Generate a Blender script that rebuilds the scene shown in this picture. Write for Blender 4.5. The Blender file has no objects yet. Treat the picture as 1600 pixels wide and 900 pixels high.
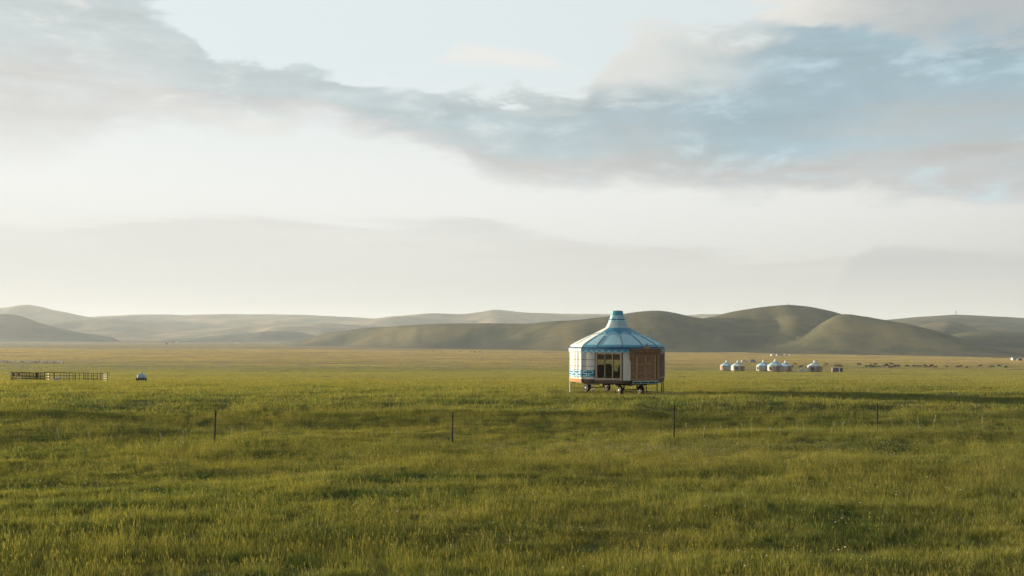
import bpy, bmesh, math, random
import numpy as np
from mathutils import Vector, Matrix
R = math.radians
random.seed(7); rng = np.random.default_rng(7)
scene = bpy.context.scene
C = scene.collection

# ------------------------------------------------------------------ camera, sky, sun, exposure
EYE = 4.2; FPX = 1556.0; HY = 525.0
cam_d = bpy.data.cameras.new('camera'); cam = bpy.data.objects.new('camera', cam_d); C.objects.link(cam)
cam_d.sensor_width = 36.0; cam_d.lens = 36.0*FPX/1600.0; cam_d.shift_y = (HY-450.0)/1600.0
cam_d.clip_start = 0.1; cam_d.clip_end = 40000
cam.location = (0, 0, EYE); cam.rotation_euler = (R(90), 0, 0)
scene.camera = cam
SUN_BACK, SUN_EL = 23.0, 5.0                     # degrees behind the left side, degrees above the horizon
sdir = Vector((-math.cos(R(SUN_BACK))*math.cos(R(SUN_EL)), math.sin(R(SUN_BACK))*math.cos(R(SUN_EL)), math.sin(R(SUN_EL))))
sun_d = bpy.data.lights.new('sun', 'SUN'); sun = bpy.data.objects.new('sun', sun_d); C.objects.link(sun)
sun_d.energy = 5.0; sun_d.angle = R(0.53); sun_d.color = (1.0, 0.82, 0.57)
sun.rotation_euler = sdir.to_track_quat('Z', 'Y').to_euler()
sun.location = (-300, 200, 150)
vs = scene.view_settings
scene.display_settings.display_device = 'sRGB'
vs.view_transform = 'Standard'; vs.look = 'None'; vs.exposure = 1.5; vs.gamma = 1.0; vs.use_curve_mapping = False
cy = scene.cycles
cy.max_bounces = 6; cy.diffuse_bounces = 3; cy.glossy_bounces = 2; cy.transmission_bounces = 4
cy.transparent_max_bounces = 8; cy.volume_bounces = 0; cy.use_denoising = True
cy.caustics_reflective = False; cy.caustics_refractive = False

class NT:
    """small helper to write node expressions"""
    def __init__(s, tree): s.t = tree; s.n = tree.nodes; s.l = tree.links
    def new(s, typ, **kw):
        n = s.n.new(typ)
        for k, v in kw.items(): setattr(n, k, v)
        return n
    def put(s, sock, v):
        if isinstance(v, bpy.types.NodeSocket): s.l.new(v, sock)
        elif isinstance(v, (tuple, list)) and sock.type == 'RGBA' and len(v) == 3: sock.default_value = (*v, 1)
        else: sock.default_value = v
    def m(s, op, a, b=0.0, c=None, clamp=False):
        n = s.new('ShaderNodeMath', operation=op); n.use_clamp = clamp
        s.put(n.inputs[0], a); s.put(n.inputs[1], b)
        if c is not None: s.put(n.inputs[2], c)
        return n.outputs[0]
    def vm(s, op, a, b=None, scale=None):
        n = s.new('ShaderNodeVectorMath', operation=op); s.put(n.inputs[0], a)
        if b is not None: s.put(n.inputs[1], b)
        if scale is not None: s.put(n.inputs['Scale'], scale)
        return n.outputs['Value'] if op in ('DOT_PRODUCT', 'LENGTH') else n.outputs[0]
    def step(s, x, a, b):                       # smoothstep
        n = s.new('ShaderNodeMapRange', interpolation_type='SMOOTHSTEP')
        s.put(n.inputs[0], x); s.put(n.inputs[1], a); s.put(n.inputs[2], b); n.inputs[3].default_value = 0; n.inputs[4].default_value = 1
        return n.outputs[0]
    def mix(s, f, a, b, mode='MIX'):
        n = s.new('ShaderNodeMix', data_type='RGBA', blend_type=mode)
        s.put(n.inputs[0], f); s.put(n.inputs[6], a); s.put(n.inputs[7], b)
        return n.outputs[2]
    def noise(s, vec, scale=1.0, detail=4, rough=0.5, dist=0.0):
        n = s.new('ShaderNodeTexNoise'); s.put(n.inputs['Vector'], vec)
        n.inputs['Scale'].default_value = scale; n.inputs['Detail'].default_value = detail
        n.inputs['Roughness'].default_value = rough; n.inputs['Distortion'].default_value = dist
        return n.outputs['Fac']
    def xyz(s, x, y, z):
        n = s.new('ShaderNodeCombineXYZ')
        for i, v in enumerate((x, y, z)): s.put(n.inputs[i], v)
        return n.outputs[0]
    def sep(s, v):
        n = s.new('ShaderNodeSeparateXYZ'); s.put(n.inputs[0], v); return n.outputs
    def curve(s, x, pts):                       # pts: (x in 0..1, y in 0..1)
        n = s.new('ShaderNodeFloatCurve'); c = n.mapping.curves[0]
        n.mapping.extend = 'HORIZONTAL'
        pts = sorted(pts)
        while len(c.points) < len(pts): c.points.new(0.5, 0.5)
        for p, q in zip(c.points, pts): p.location = q; p.handle_type = 'AUTO_CLAMPED'
        n.mapping.update(); s.put(n.inputs['Value'], x); n.inputs['Factor'].default_value = 1
        return n.outputs[0]

def make_world():
    w = bpy.data.worlds.new('World'); scene.world = w; w.use_nodes = True
    t = NT(w.node_tree); t.n.clear()
    out = t.new('ShaderNodeOutputWorld'); bg = t.new('ShaderNodeBackground')
    STR = 0.1414; bg.inputs['Strength'].default_value = 0.05
    t.l.new(bg.outputs[0], out.inputs[0])
    sky = t.new('ShaderNodeTexSky', sky_type='NISHITA'); sky.sun_disc = False
    sky.sun_elevation = R(SUN_EL); sky.sun_rotation = math.atan2(sdir.x, sdir.y)
    sky.air_density = 1.0; sky.dust_density = 1.5; sky.ozone_density = 1.5
    d = t.new('ShaderNodeTexCoord').outputs['Generated']
    x, y, z = t.sep(d)
    hyp = t.m('SQRT', t.m('ADD', t.m('MULTIPLY', x, x), t.m('MULTIPLY', y, y)))
    az = t.m('ARCTAN2', x, y)                                        # 0 = north (+y), positive to the east (+x)
    te = t.m('DIVIDE', z, t.m('MAXIMUM', hyp, 1e-3))                 # tangent of the elevation
    AZ = R(36.0)
    a01 = t.m('MULTIPLY_ADD', az, 0.5/AZ, 0.5)
    cosg = t.vm('DOT_PRODUCT', d, tuple(sdir))
    near_sun = t.m('MULTIPLY_ADD', cosg, 0.5, 0.5, clamp=True)
    def P(px, py):                                                   # a bearing/height read from the photograph
        a = math.atan((px-800)/FPX); return ((a/AZ+1)/2, (HY-py)/FPX*math.cos(a)/0.5)
    def line(pts): return t.m('MULTIPLY', t.curve(a01, [P(*p) for p in pts]), 0.5)
    # cloud-scale turbulence on a bearing/height chart, wide and flat as clouds near the horizon look
    chart = t.xyz(t.m('MULTIPLY', az, 1.0), t.m('MULTIPLY', te, 2.6), 0.0)
    n1 = t.m('SUBTRACT', t.noise(chart, 7.0, 8, 0.58, 0.5), 0.5)
    n2 = t.m('SUBTRACT', t.noise(t.vm('ADD', chart, (3.1, 7.7, 0)), 15.0, 8, 0.6, 0.4), 0.5)
    n3 = t.m('SUBTRACT', t.noise(t.vm('ADD', chart, (9.1, 1.7, 0)), 3.2, 6, 0.55), 0.5)
    flat = t.xyz(t.m('MULTIPLY', az, 1.0), t.m('MULTIPLY', te, 9.0), 4.0)
    n4 = t.m('SUBTRACT', t.noise(flat, 5.0, 7, 0.55, 0.3), 0.5)
    def sc(v): return tuple(c/STR for c in v)
    # clear air with a thin bright veil
    veil_b = t.mix(t.step(te, 0.12, 0.29), sc((0.915, 0.92, 0.90)), sc((0.81, 0.89, 0.91)))
    veil_b = t.mix(t.step(te, 0.02, 0.15), sc((0.715, 0.715, 0.685)), veil_b)
    veil_b = t.mix(t.step(te, 0.34, 0.80), veil_b, sc((0.11, 0.16, 0.20)))
    glow = t.curve(near_sun, [(0, .03), (.2, .06), (.32, .18), (.42, .70), (.48, .87), (.7, .97), (1, 1.0)])
    veil = t.mix(1.0, veil_b, t.xyz(glow, glow, glow), 'MULTIPLY')
    base = t.mix(0.92, sky.outputs[0], veil)
    col = base
    # deck of broken cloud over the rest of the sky, above the frame and around it
    zz = t.m('ADD', t.m('MAXIMUM', z, 0.0), 0.10)
    deck_n = t.noise(t.xyz(t.m('DIVIDE', x, zz), t.m('DIVIDE', y, zz), 0.0), 0.9, 7, 0.55, 0.3)
    deck = t.m('MULTIPLY', t.step(deck_n, 0.42, 0.68), 0.8)
    off = t.m('MAXIMUM', t.step(t.m('ABSOLUTE', az), R(28), R(48)), t.step(te, 0.36, 0.55))
    deck = t.m('MULTIPLY', t.m('MULTIPLY', deck, off), t.step(te, 0.05, 0.2))
    deck_c = t.mix(near_sun, sc((0.03, 0.04, 0.05)), sc((0.42, 0.45, 0.47)))
    col = t.mix(deck, col, deck_c)
    # low flat band over the hills
    lt = line([(-40, 342), (200, 346), (400, 346), (560, 340), (650, 337), (760, 345), (880, 368), (950, 384), (1040, 391), (1140, 399), (1300, 404), (1450, 400), (1640, 402)])
    lm = t.m('MULTIPLY', t.step(t.m('ADD', t.m('SUBTRACT', lt, te), t.m('MULTIPLY', n4, 0.075)), -0.004, 0.010), t.step(te, 0.0, 0.045))
    lm = t.m('MULTIPLY', lm, t.m('MULTIPLY_ADD', n4, 2.4, 0.75, clamp=True))
    low_c = t.mix(t.step(az, R(-24), R(18)), sc((0.72, 0.715, 0.685)), sc((0.625, 0.625, 0.605)))
    col = t.mix(t.m('MULTIPLY', lm, 0.85), col, low_c)
    # small low cloud on the right
    rt = line([(-40, 520), (1250, 520), (1330, 400), (1385, 374), (1450, 378), (1520, 384), (1640, 386)])
    rb = line([(-40, 520), (1250, 450), (1400, 440), (1640, 436)])
    rm = t.m('MULTIPLY', t.step(t.m('ADD', t.m('SUBTRACT', rt, te), t.m('MULTIPLY', n4, 0.02)), 0.0, 0.012), t.step(t.m('SUBTRACT', te, rb), -0.02, 0.02))
    col = t.mix(t.m('MULTIPLY', rm, 0.6), col, sc((0.52, 0.535, 0.535)))
    # faint cream wisps in the clear gap
    wt = line([(-40, 160), (560, 120), (660, 92), (740, 68), (820, 76), (900, 104), (960, 130), (1640, 200)])
    wb = line([(-40, 150), (600, 104), (700, 100), (860, 106), (960, 120), (1640, 190)])
    wm = t.m('MULTIPLY', t.step(t.m('ADD', t.m('SUBTRACT', wt, te), t.m('MULTIPLY', n2, 0.03)), -0.004, 0.012), t.step(t.m('ADD', t.m('SUBTRACT', te, wb), t.m('MULTIPLY', n2, 0.02)), -0.006, 0.008))
    col = t.mix(t.m('MULTIPLY', wm, 0.75), col, sc((0.86, 0.835, 0.79)))
    # the long cloud bank
    mt = line([(-60, -220), (40, -180), (150, -70), (235, -5), (285, 40), (330, 70), (345, 92), (400, 93), (460, 92), (520, 104), (560, 120), (600, 124), (680, 136), (790, 140), (870, 139), (905, 128), (928, 100), (950, 70), (985, 50), (1020, 44), (1100, 40), (1190, 30), (1260, -10), (1340, -120), (1640, -240)])
    mb = line([(-60, 285), (60, 268), (150, 240), (230, 208), (330, 203), (430, 205), (500, 196), (560, 214), (650, 236), (720, 264), (780, 290), (900, 299), (1100, 306), (1300, 312), (1640, 322)])
    up = t.m('ADD', t.m('SUBTRACT', mt, te), t.m('ADD', t.m('MULTIPLY', n1, 0.075), t.m('MULTIPLY', n2, 0.075)))
    dn = t.m('ADD', t.m('SUBTRACT', te, mb), t.m('ADD', t.m('MULTIPLY', n1, 0.050), t.m('ADD', t.m('MULTIPLY', n4, 0.030), t.m('MULTIPLY', n2, 0.045))))
    right0 = t.step(az, R(-31), R(-16))
    mm = t.m('MULTIPLY', t.step(up, -0.001, 0.013), t.step(dn, -0.004, t.m('MULTIPLY_ADD', right0, -0.046, 0.066)))
    body = t.m('DIVIDE', dn, t.m('MAXIMUM', t.m('ADD', up, dn), 0.02))         # 0 at its underside, 1 at its crest
    body = t.m('ADD', body, t.m('ADD', t.m('MULTIPLY', n3, 0.40), t.m('MULTIPLY', n4, 0.55)))
    right = t.step(t.m('ADD', az, t.m('MULTIPLY', n3, 0.35)), R(-22), R(22))
    shade_c = t.mix(right, sc((0.575, 0.64, 0.65)), sc((0.345, 0.475, 0.54)))
    under_c = t.mix(right, sc((0.70, 0.70, 0.685)), sc((0.55, 0.565, 0.56)))
    cloud_c = t.mix(t.step(t.m('MULTIPLY_ADD', right, 0.20, body), 0.17, 0.62), under_c, shade_c)
    streak = t.m('MULTIPLY_ADD', t.m('ADD', n4, t.m('MULTIPLY', n2, 0.5)), 0.55, 1.0)
    cloud_c = t.mix(1.0, cloud_c, t.xyz(streak, streak, streak), 'MULTIPLY')
    # thinner places and sunlit edges
    thin = t.m('MULTIPLY', t.step(t.m('ADD', n1, t.m('MULTIPLY', n2, 0.9)), 0.02, 0.25), 0.8)
    rim = t.m('MULTIPLY', t.m('SUBTRACT', 1.0, t.step(up, 0.002, 0.030)), t.step(t.m('ADD', az, t.m('MULTIPLY', n2, 0.4)), R(-10), R(6)))
    lit_c = t.mix(right, sc((0.87, 0.86, 0.81)), sc((0.80, 0.785, 0.735)))
    lobe = t.m('MULTIPLY', t.step(t.m('ADD', az, t.m('MULTIPLY', n1, 0.16)), R(16.5), R(7.0)), t.step(t.m('ADD', az, t.m('MULTIPLY', n1, 0.05)), R(3.2), R(5.0)))
    lobe = t.m('MULTIPLY', lobe, t.step(t.m('ADD', te, t.m('MULTIPLY', n2, 0.05)), 0.225, 0.262))
    cloud_c = t.mix(t.m('MULTIPLY', lobe, 0.72), cloud_c, lit_c)
    cloud_c = t.mix(t.m('MULTIPLY', thin, 0.7), cloud_c, t.mix(right, lit_c, sc((0.60, 0.77, 0.84))))
    cloud_c = t.mix(t.m('MULTIPLY', rim, 0.5), cloud_c, lit_c)
    # warm grey cloud high on the right
    tb = line([(-40, -200), (1040, -90), (1090, -20), (1180, 26), (1260, 46), (1380, 60), (1480, 64), (1640, 72)])
    ub = t.m('ADD', t.m('SUBTRACT', te, tb), t.m('ADD', t.m('MULTIPLY', n1, 0.09), t.m('MULTIPLY', n2, 0.06)))
    top_c = t.mix(t.step(t.m('ADD', az, t.m('MULTIPLY', n1, 0.2)), R(14), R(24)), sc((0.80, 0.785, 0.735)), sc((0.47, 0.51, 0.525)))
    col = t.mix(mm, col, cloud_c)
    col = t.mix(t.m('MULTIPLY', t.step(ub, -0.004, 0.022), t.step(az, R(8), R(14))), col, top_c)
    t.l.new(col, bg.inputs['Color'])
make_world()

# ------------------------------------------------------------------ terrain
def hash2(ix, iy, seed):
    h = (ix.astype(np.int64)*374761393 + iy.astype(np.int64)*668265263 + seed*974634777) & 0xffffffff
    h = ((h ^ (h >> 13))*1274126177) & 0xffffffff
    return ((h ^ (h >> 16)) & 0xffff)/65535.0
def vnoise(x, y, seed=0):
    x = np.asarray(x, float); y = np.asarray(y, float)
    ix = np.floor(x); iy = np.floor(y); fx = x-ix; fy = y-iy
    fx = fx*fx*fx*(fx*(fx*6-15)+10); fy = fy*fy*fy*(fy*(fy*6-15)+10)
    ix = ix.astype(np.int64); iy = iy.astype(np.int64)
    a = hash2(ix, iy, seed); b = hash2(ix+1, iy, seed); c = hash2(ix, iy+1, seed); d = hash2(ix+1, iy+1, seed)
    return (a*(1-fx)+b*fx)*(1-fy)+(c*(1-fx)+d*fx)*fy - 0.5
def fbm(x, y, seed=0, oct=4, gain=0.5):
    s = 0; a = 1.0; tot = 0
    for o in range(oct):
        s = s + a*vnoise(x*2**o+o*17.3, y*2**o-o*9.1, seed+o); tot += a; a *= gain
    return s/tot*2
def sstep(x, a, b):
    t = np.clip((x-a)/(b-a), 0, 1); return t*t*(3-2*t)

PD = np.array([0, 12, 20, 30, 37, 43, 50, 56, 62, 68, 75, 86, 100, 125, 155, 220, 300, 432, 530, 600])
PZ = np.array([-4.2, -4.2, -4.2, -4.2, -4.18, -3.98, -3.56, -3.48, -3.50, -3.62, -3.85, -4.25, -4.8, -6.05, -7.25, -9.5, -12.0, -15.6, -16.0, -16.1])
def smooth_profile(d):                                   # piecewise-linear profile, corners rounded
    s = 0
    for k, wgt in ((-0.06, .15), (-0.03, .2), (0, .3), (0.03, .2), (0.06, .15)):
        s = s + wgt*np.interp(d*(1+k), PD, PZ)
    return s
LAYERS = []
def prof(p): a = np.array(p, float); return a[:, 0], a[:, 1]
FOOT = prof([(-400, 3100), (0, 3000), (300, 2700), (450, 1815), (650, 1450), (900, 1230), (1300, 1140), (1600, 990), (2000, 900)])
def foot(px): return np.interp(px, *FOOT)
def layer(name, pts, D, B, back, rough=0.0, seed=0):
    LAYERS.append((name, prof(pts), D, B, back, rough, seed))
layer('a1', [(430, 541), (450, 536), (480, 528), (520, 519), (560, 513), (620, 509), (680, 506), (760, 505), (830, 506), (860, 502), (900, 500), (950, 494), (1000, 486), (1025, 484), (1045, 486), (1070, 492), (1090, 496), (1120, 500), (1180, 512), (1260, 530), (1330, 552)], lambda p: foot(p)+210, foot, 700, 5, 3)
layer('a2', [(960, 545), (1010, 520), (1060, 504), (1090, 499), (1115, 495), (1150, 486), (1190, 480), (1230, 476), (1260, 478), (1300, 486), (1340, 497), (1400, 515), (1450, 530), (1520, 552)], lambda p: foot(p)+310, lambda p: foot(p)+80, 600, 6, 11)
layer('a4', [(1080, 548), (1120, 532), (1170, 514), (1195, 507), (1222, 497), (1247, 492), (1266, 497), (1290, 508), (1330, 528), (1370, 548)], lambda p: foot(p)+225, lambda p: foot(p)+70, 260, 3, 15)
layer('a3', [(1150, 552), (1215, 538), (1250, 524), (1268, 514), (1290, 499), (1305, 492), (1318, 490), (1335, 492), (1360, 496), (1390, 501), (1430, 508), (1470, 519), (1510, 533), (1560, 546), (1620, 556), (1800, 562)], lambda p: foot(p)+160, lambda p: foot(p)-10, 420, 5, 21)
layer('b2', [(1400, 545), (1440, 535), (1480, 524), (1520, 518), (1545, 517), (1580, 519), (1640, 523), (1750, 530), (1900, 540)], lambda p: 1750+0*p, lambda p: 1150+0*p, 400, 4, 31)
layer('b3', [(1390, 524), (1420, 514), (1445, 507), (1470, 502), (1487, 501), (1505, 506), (1530, 517), (1560, 530)], lambda p: 2150+0*p, lambda p: 1700+0*p, 400, 4, 41)
layer('b1', [(1300, 512), (1380, 500), (1420, 496), (1460, 493), (1490, 491), (1530, 493), (1600, 497), (1700, 499), (1850, 506), (2200, 512)], lambda p: 2600+0*p, lambda p: 1800+0*p, 900, 7, 51)
layer('c1', [(420, 520), (540, 502), (590, 497), (640, 492), (670, 490), (685, 488.5), (700, 491), (730, 491), (755, 487), (775, 483), (800, 487), (830, 489), (900, 491), (960, 491), (1060, 494), (1100, 491), (1130, 491), (1250, 496), (1500, 510)], lambda p: 4600+0*p, lambda p: 3600+0*p, 1500, 6, 61)
layer('d1', [(-400, 500), (-200, 492), (-80, 487), (0, 482), (20, 478), (38, 476.5), (60, 479), (100, 489), (140, 496), (165, 500), (240, 510)], lambda p: 5000+0*p, lambda p: 4000+0*p, 1500, 6, 71)
layer('d2', [(-300, 500), (60, 500), (130, 496), (165, 493.5), (200, 492), (300, 492), (350, 491), (440, 491), (490, 493), (560, 496), (640, 503), (760, 515)], lambda p: 5300+0*p, lambda p: 3700+0*p, 1500, 10, 81)
layer('d3', [(-100, 515), (60, 503), (130, 499), (180, 499), (230, 503), (280, 510), (330, 517), (420, 522), (520, 524)], lambda p: 4200+0*p, lambda p: 3500+0*p, 700, 8, 86)
layer('d4', [(120, 529), (260, 521), (360, 512), (440, 506), (500, 505), (560, 508), (640, 516), (720, 524)], lambda p: 3900+0*p, lambda p: 3200+0*p, 700, 8, 88)
layer('e1', [(-300, 535), (-160, 520), (-60, 500), (-20, 494), (0, 491.5), (15, 490), (30, 492), (50, 499), (80, 509), (120, 518), (160, 525), (190, 530)], lambda p: 3050+0*p, lambda p: 2650+0*p, 600, 6, 91)
layer('g1', [(240, 534), (290, 529), (330, 525), (400, 519), (440, 516.5), (470, 519), (500, 526), (530, 534)], lambda p: 3200+0*p, lambda p: 2800+0*p, 500, 5, 95)

def height_all(x, y):
    """ground height relative to the eye, and the number of the hill that makes it (-1 = plain)"""
    x = np.asarray(x, float); y = np.asarray(y, float)
    th = np.arctan2(x, y); r = np.hypot(x, y); tc = np.clip(th, R(-42), R(42))
    px = 800+FPX*np.tan(tc); dd = r*np.cos(tc)
    p = smooth_profile(dd)
    far = sstep(dd, 450, 1100)
    p = p - far*np.interp(px, [-400, 0, 450, 900, 1300, 1600, 2000], [-0.2, 0, 1.3, 2.8, 4.4, 6.2, 6.5])
    # shoulder of slightly higher ground right of the big yurt; hummocks and low swells
    p = p + 0.04*np.exp(-((x-30)/16)**2-((y-51)/7)**2)
    amp = 1-sstep(dd, 90, 400)*0.3
    yd = np.hypot(x-6.7, y-62.0); calm = sstep(yd, 2.0, 7.0)
    p = p + calm*amp*(0.12*fbm(x/4.6, y/2.4, 5, 3) + 0.14*fbm(x/13, y/6.5, 8, 2))
    p = p + calm*sstep(dd, 70, 260)*0.38*fbm(x/45, y/38, 12, 3) + sstep(dd, 350, 800)*0.5*fbm(x/160, y/90, 14, 2)
    g = p.copy(); who = np.full(p.shape, -1)
    for i, (nm, (cx, cyy), D, B, back, rough, seed) in enumerate(LAYERS):
        wob = 1+0.035*fbm(x/260, y/260, seed, 3)
        Dp = D(px); Bp = B(px)
        d2 = dd*wob
        low = 1-np.clip((d2-Bp)/(Dp-Bp), 0, 1)**2
        pw = px+low*26*fbm(x/120, y/120, seed+5, 3)+5*fbm(x/60, y/60, seed+9, 2)
        yr = sum(np.interp(pw+o_, cx, cyy, left=600, right=600)*w_ for o_, w_ in ((-12, .2), (-5, .2), (0, .2), (5, .2), (12, .2)))
        zr = (HY-yr)/FPX*Dp*1.01
        t = np.clip((d2-Bp)/(Dp-Bp), 0, 1)
        s = t*t*(3-2*t); s = 0.55*s+0.45*t**1.25
        s = np.where(d2 > Dp, 1-sstep(d2, Dp, Dp+back), s)
        h = p + (zr-p)*s + rough*s*(1-s)*4*(0.7*fbm(x/95, y/140, seed+2, 4)+0.75*fbm(x/48, y/190, seed+4, 3)*(dd < 2600))
        h = np.where((zr > p) & (t > 0), h, p-50)
        k = h > g
        g = np.where(k, h, g); who = np.where(k, i, who)
    return g, who
def G(x, y):
    g, _ = height_all(np.array([x]), np.array([y])); return float(g[0]+EYE)
def at(px, d): x = (px-800)/FPX*d; return x, d, G(x, d)

# ------------------------------------------------------------------ materials
MATS = {}
def mat(name, color, rough=0.8, metal=0.0, noise=0.0, nscale=6.0, spec=0.3, sheen=0.0):
    if name in MATS: return MATS[name]
    m = bpy.data.materials.new(name); m.use_nodes = True; t = NT(m.node_tree)
    b = t.n['Principled BSDF']; b.inputs['Roughness'].default_value = rough; b.inputs['Metallic'].default_value = metal
    b.inputs['Specular IOR Level'].default_value = spec
    if noise:
        pos = t.new('ShaderNodeTexCoord').outputs['Object']
        n = t.noise(pos, nscale, 5, 0.6)
        lo = tuple(c*(1-noise) for c in color); hi = tuple(min(1, c*(1+noise)) for c in color)
        t.l.new(t.mix(t.step(n, 0.3, 0.7), lo, hi), b.inputs['Base Color'])
        bp = t.new('ShaderNodeBump'); bp.inputs['Strength'].default_value = 0.25; bp.inputs['Distance'].default_value = 0.01
        t.l.new(t.noise(pos, nscale*5, 4, 0.6), bp.inputs['Height']); t.l.new(bp.outputs[0], b.inputs['Normal'])
    else: b.inputs['Base Color'].default_value = (*color, 1)
    MATS[name] = m; return m

def grass_colour(t, pos, far_gain=1.0):
    """steppe colours that vary over the ground: lush green hollows, yellow-green turf, dry ochre"""
    x, y, z = t.sep(pos)
    p2 = t.xyz(x, y, 0.0)
    big = t.noise(t.vm('MULTIPLY', p2, (1, 1.5, 1)), 0.028, 5, 0.6)
    med = t.noise(t.vm('MULTIPLY', p2, (0.6, 2.0, 1)), 0.34, 4, 0.6)
    fine = t.noise(p2, 3.0, 3, 0.6)
    v = t.m('ADD', t.m('MULTIPLY', big, 0.45), t.m('ADD', t.m('MULTIPLY', med, 0.5), t.m('MULTIPLY', fine, 0.3)))
    lush = t.mix(t.step(v, 0.50, 0.68), (0.036, 0.080, 0.024), (0.178, 0.184, 0.046))
    c = t.mix(t.m('MULTIPLY', t.step(v, 0.64, 0.84), 0.8), lush, (0.21, 0.168, 0.065))
    # the valley floor dries out to straw away from the road
    wx = t.noise(t.vm('MULTIPLY', p2, (0.35, 1.0, 1)), 0.012, 5, 0.6)
    dist = t.m('ADD', t.m('MULTIPLY', t.m('SUBTRACT', wx, 0.5), 420.0), t.m('MULTIPLY_ADD', x, 0.10, y))
    dry1 = t.step(dist, 30.0, 190.0)
    c = t.mix(t.m('MULTIPLY', dry1, 0.62), c, t.mix(t.step(med, 0.35, 0.65), (0.145, 0.155, 0.04), (0.21, 0.182, 0.055)))
    dry2 = t.step(dist, 430.0, 720.0)
    streak = t.noise(t.vm('MULTIPLY', p2, (0.006, 0.04, 1)), 1.0, 5, 0.6)
    straw = t.mix(t.step(streak, 0.38, 0.62), (0.225, 0.180, 0.072), (0.305, 0.225, 0.10))
    c = t.mix(t.m('MULTIPLY', dry2, 0.9), c, straw)
    # damp dark runnels, long and thin
    run = t.noise(t.vm('MULTIPLY', p2, (0.0035, 0.035, 1)), 1.0, 4, 0.55, 0.6)
    wet = t.m('MULTIPLY', t.step(run, 0.615, 0.65), t.step(dist, 300.0, 480.0))
    c = t.mix(t.m('MULTIPLY', wet, 0.75), c, (0.06, 0.06, 0.025))
    return c

def ground_mat():
    m = bpy.data.materials.new('steppe_ground'); m.use_nodes = True; t = NT(m.node_tree); b = t.n['Principled BSDF']
    pos = t.new('ShaderNodeNewGeometry').outputs['Position']
    t.l.new(t.mix(1.0, grass_colour(t, pos), (0.92, 0.9, 0.9), 'MULTIPLY'), b.inputs['Base Color'])
    b.inputs['Roughness'].default_value = 0.95; b.inputs['Specular IOR Level'].default_value = 0.1
    n = t.noise(pos, 2.2, 6, 0.7)
    bp = t.new('ShaderNodeBump'); bp.inputs['Strength'].default_value = 1.0; bp.inputs['Distance'].default_value = 0.55
    t.l.new(n, bp.inputs['Height']); t.l.new(bp.outputs[0], b.inputs['Normal'])
    return m
def hill_mat(name, c0, c1):
    m = bpy.data.materials.new(name); m.use_nodes = True; t = NT(m.node_tree); b = t.n['Principled BSDF']
    pos = t.new('ShaderNodeNewGeometry').outputs['Position']
    a = t.noise(pos, 0.006, 6, 0.62); c = t.noise(pos, 0.05, 4, 0.6)
    v = t.m('ADD', t.m('MULTIPLY', a, 0.75), t.m('MULTIPLY', c, 0.25))
    t.l.new(t.mix(t.step(v, 0.38, 0.62), c0, c1), b.inputs['Base Color'])
    b.inputs['Roughness'].default_value = 0.95; b.inputs['Specular IOR Level'].default_value = 0.1
    n = t.noise(pos, 0.25, 6, 0.65)
    bp = t.new('ShaderNodeBump'); bp.inputs['Strength'].default_value = 0.6; bp.inputs['Distance'].default_value = 1.2
    t.l.new(n, bp.inputs['Height']); t.l.new(bp.outputs[0], b.inputs['Normal'])
    return m
GROUND = ground_mat(); HILL = hill_mat('hill_turf', (0.034, 0.048, 0.026), (0.125, 0.11, 0.048)); HILL_DRY = hill_mat('dry_hill_turf', (0.10, 0.10, 0.05), (0.32, 0.235, 0.115))

def blade_mat(name, tip, dry=0.0):
    m = bpy.data.materials.new(name); m.use_nodes = True; t = NT(m.node_tree); t.n.clear()
    pos = t.new('ShaderNodeNewGeometry').outputs['Position']
    rnd = t.new('ShaderNodeAttribute', attribute_name='rnd').outputs['Fac']
    c = grass_colour(t, pos)
    c = t.mix(t.m('MULTIPLY', t.step(rnd, 0.2, 1.0), 0.45+dry), c, tip)
    v = t.m('MULTIPLY_ADD', t.m('FRACT', t.m('MULTIPLY', rnd, 7.31)), 1.35, 0.66)
    c = t.mix(1.0, c, t.xyz(v, v, v), 'MULTIPLY')
    d = t.new('ShaderNodeBsdfDiffuse'); tr = t.new('ShaderNodeBsdfTranslucent'); g = t.new('ShaderNodeBsdfGlossy')
    t.l.new(c, d.inputs[0]); t.l.new(t.mix(1.0, c, (1.25, 1.2, 0.6), 'MULTIPLY'), tr.inputs[0])
    g.inputs['Roughness'].default_value = 0.5; g.inputs[0].default_value = (0.5, 0.5, 0.45, 1)
    ms = t.new('ShaderNodeMixShader'); ms.inputs[0].default_value = 0.42
    t.l.new(d.outputs[0], ms.inputs[1]); t.l.new(tr.outputs[0], ms.inputs[2])
    m2 = t.new('ShaderNodeMixShader'); m2.inputs[0].default_value = 0.025
    t.l.new(ms.outputs[0], m2.inputs[1]); t.l.new(g.outputs[0], m2.inputs[2])
    o = t.new('ShaderNodeOutputMaterial'); t.l.new(m2.outputs[0], o.inputs[0])
    return m
BLADE = blade_mat('grass_blade', (0.215, 0.195, 0.055))
STALK = blade_mat('seed_stalk', (0.28, 0.24, 0.10), 0.45)

def mesh_np(name, v, f):
    me = bpy.data.meshes.new(name)
    v = np.asarray(v, np.float32); f = np.asarray(f, np.int32)
    me.vertices.add(len(v)); me.vertices.foreach_set('co', v.ravel())
    k = f.shape[1]
    me.loops.add(f.size); me.loops.foreach_set('vertex_index', f.ravel())
    me.polygons.add(len(f)); me.polygons.foreach_set('loop_start', np.arange(0, f.size, k, dtype=np.int32))
    me.update(calc_edges=True)
    return me

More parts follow.
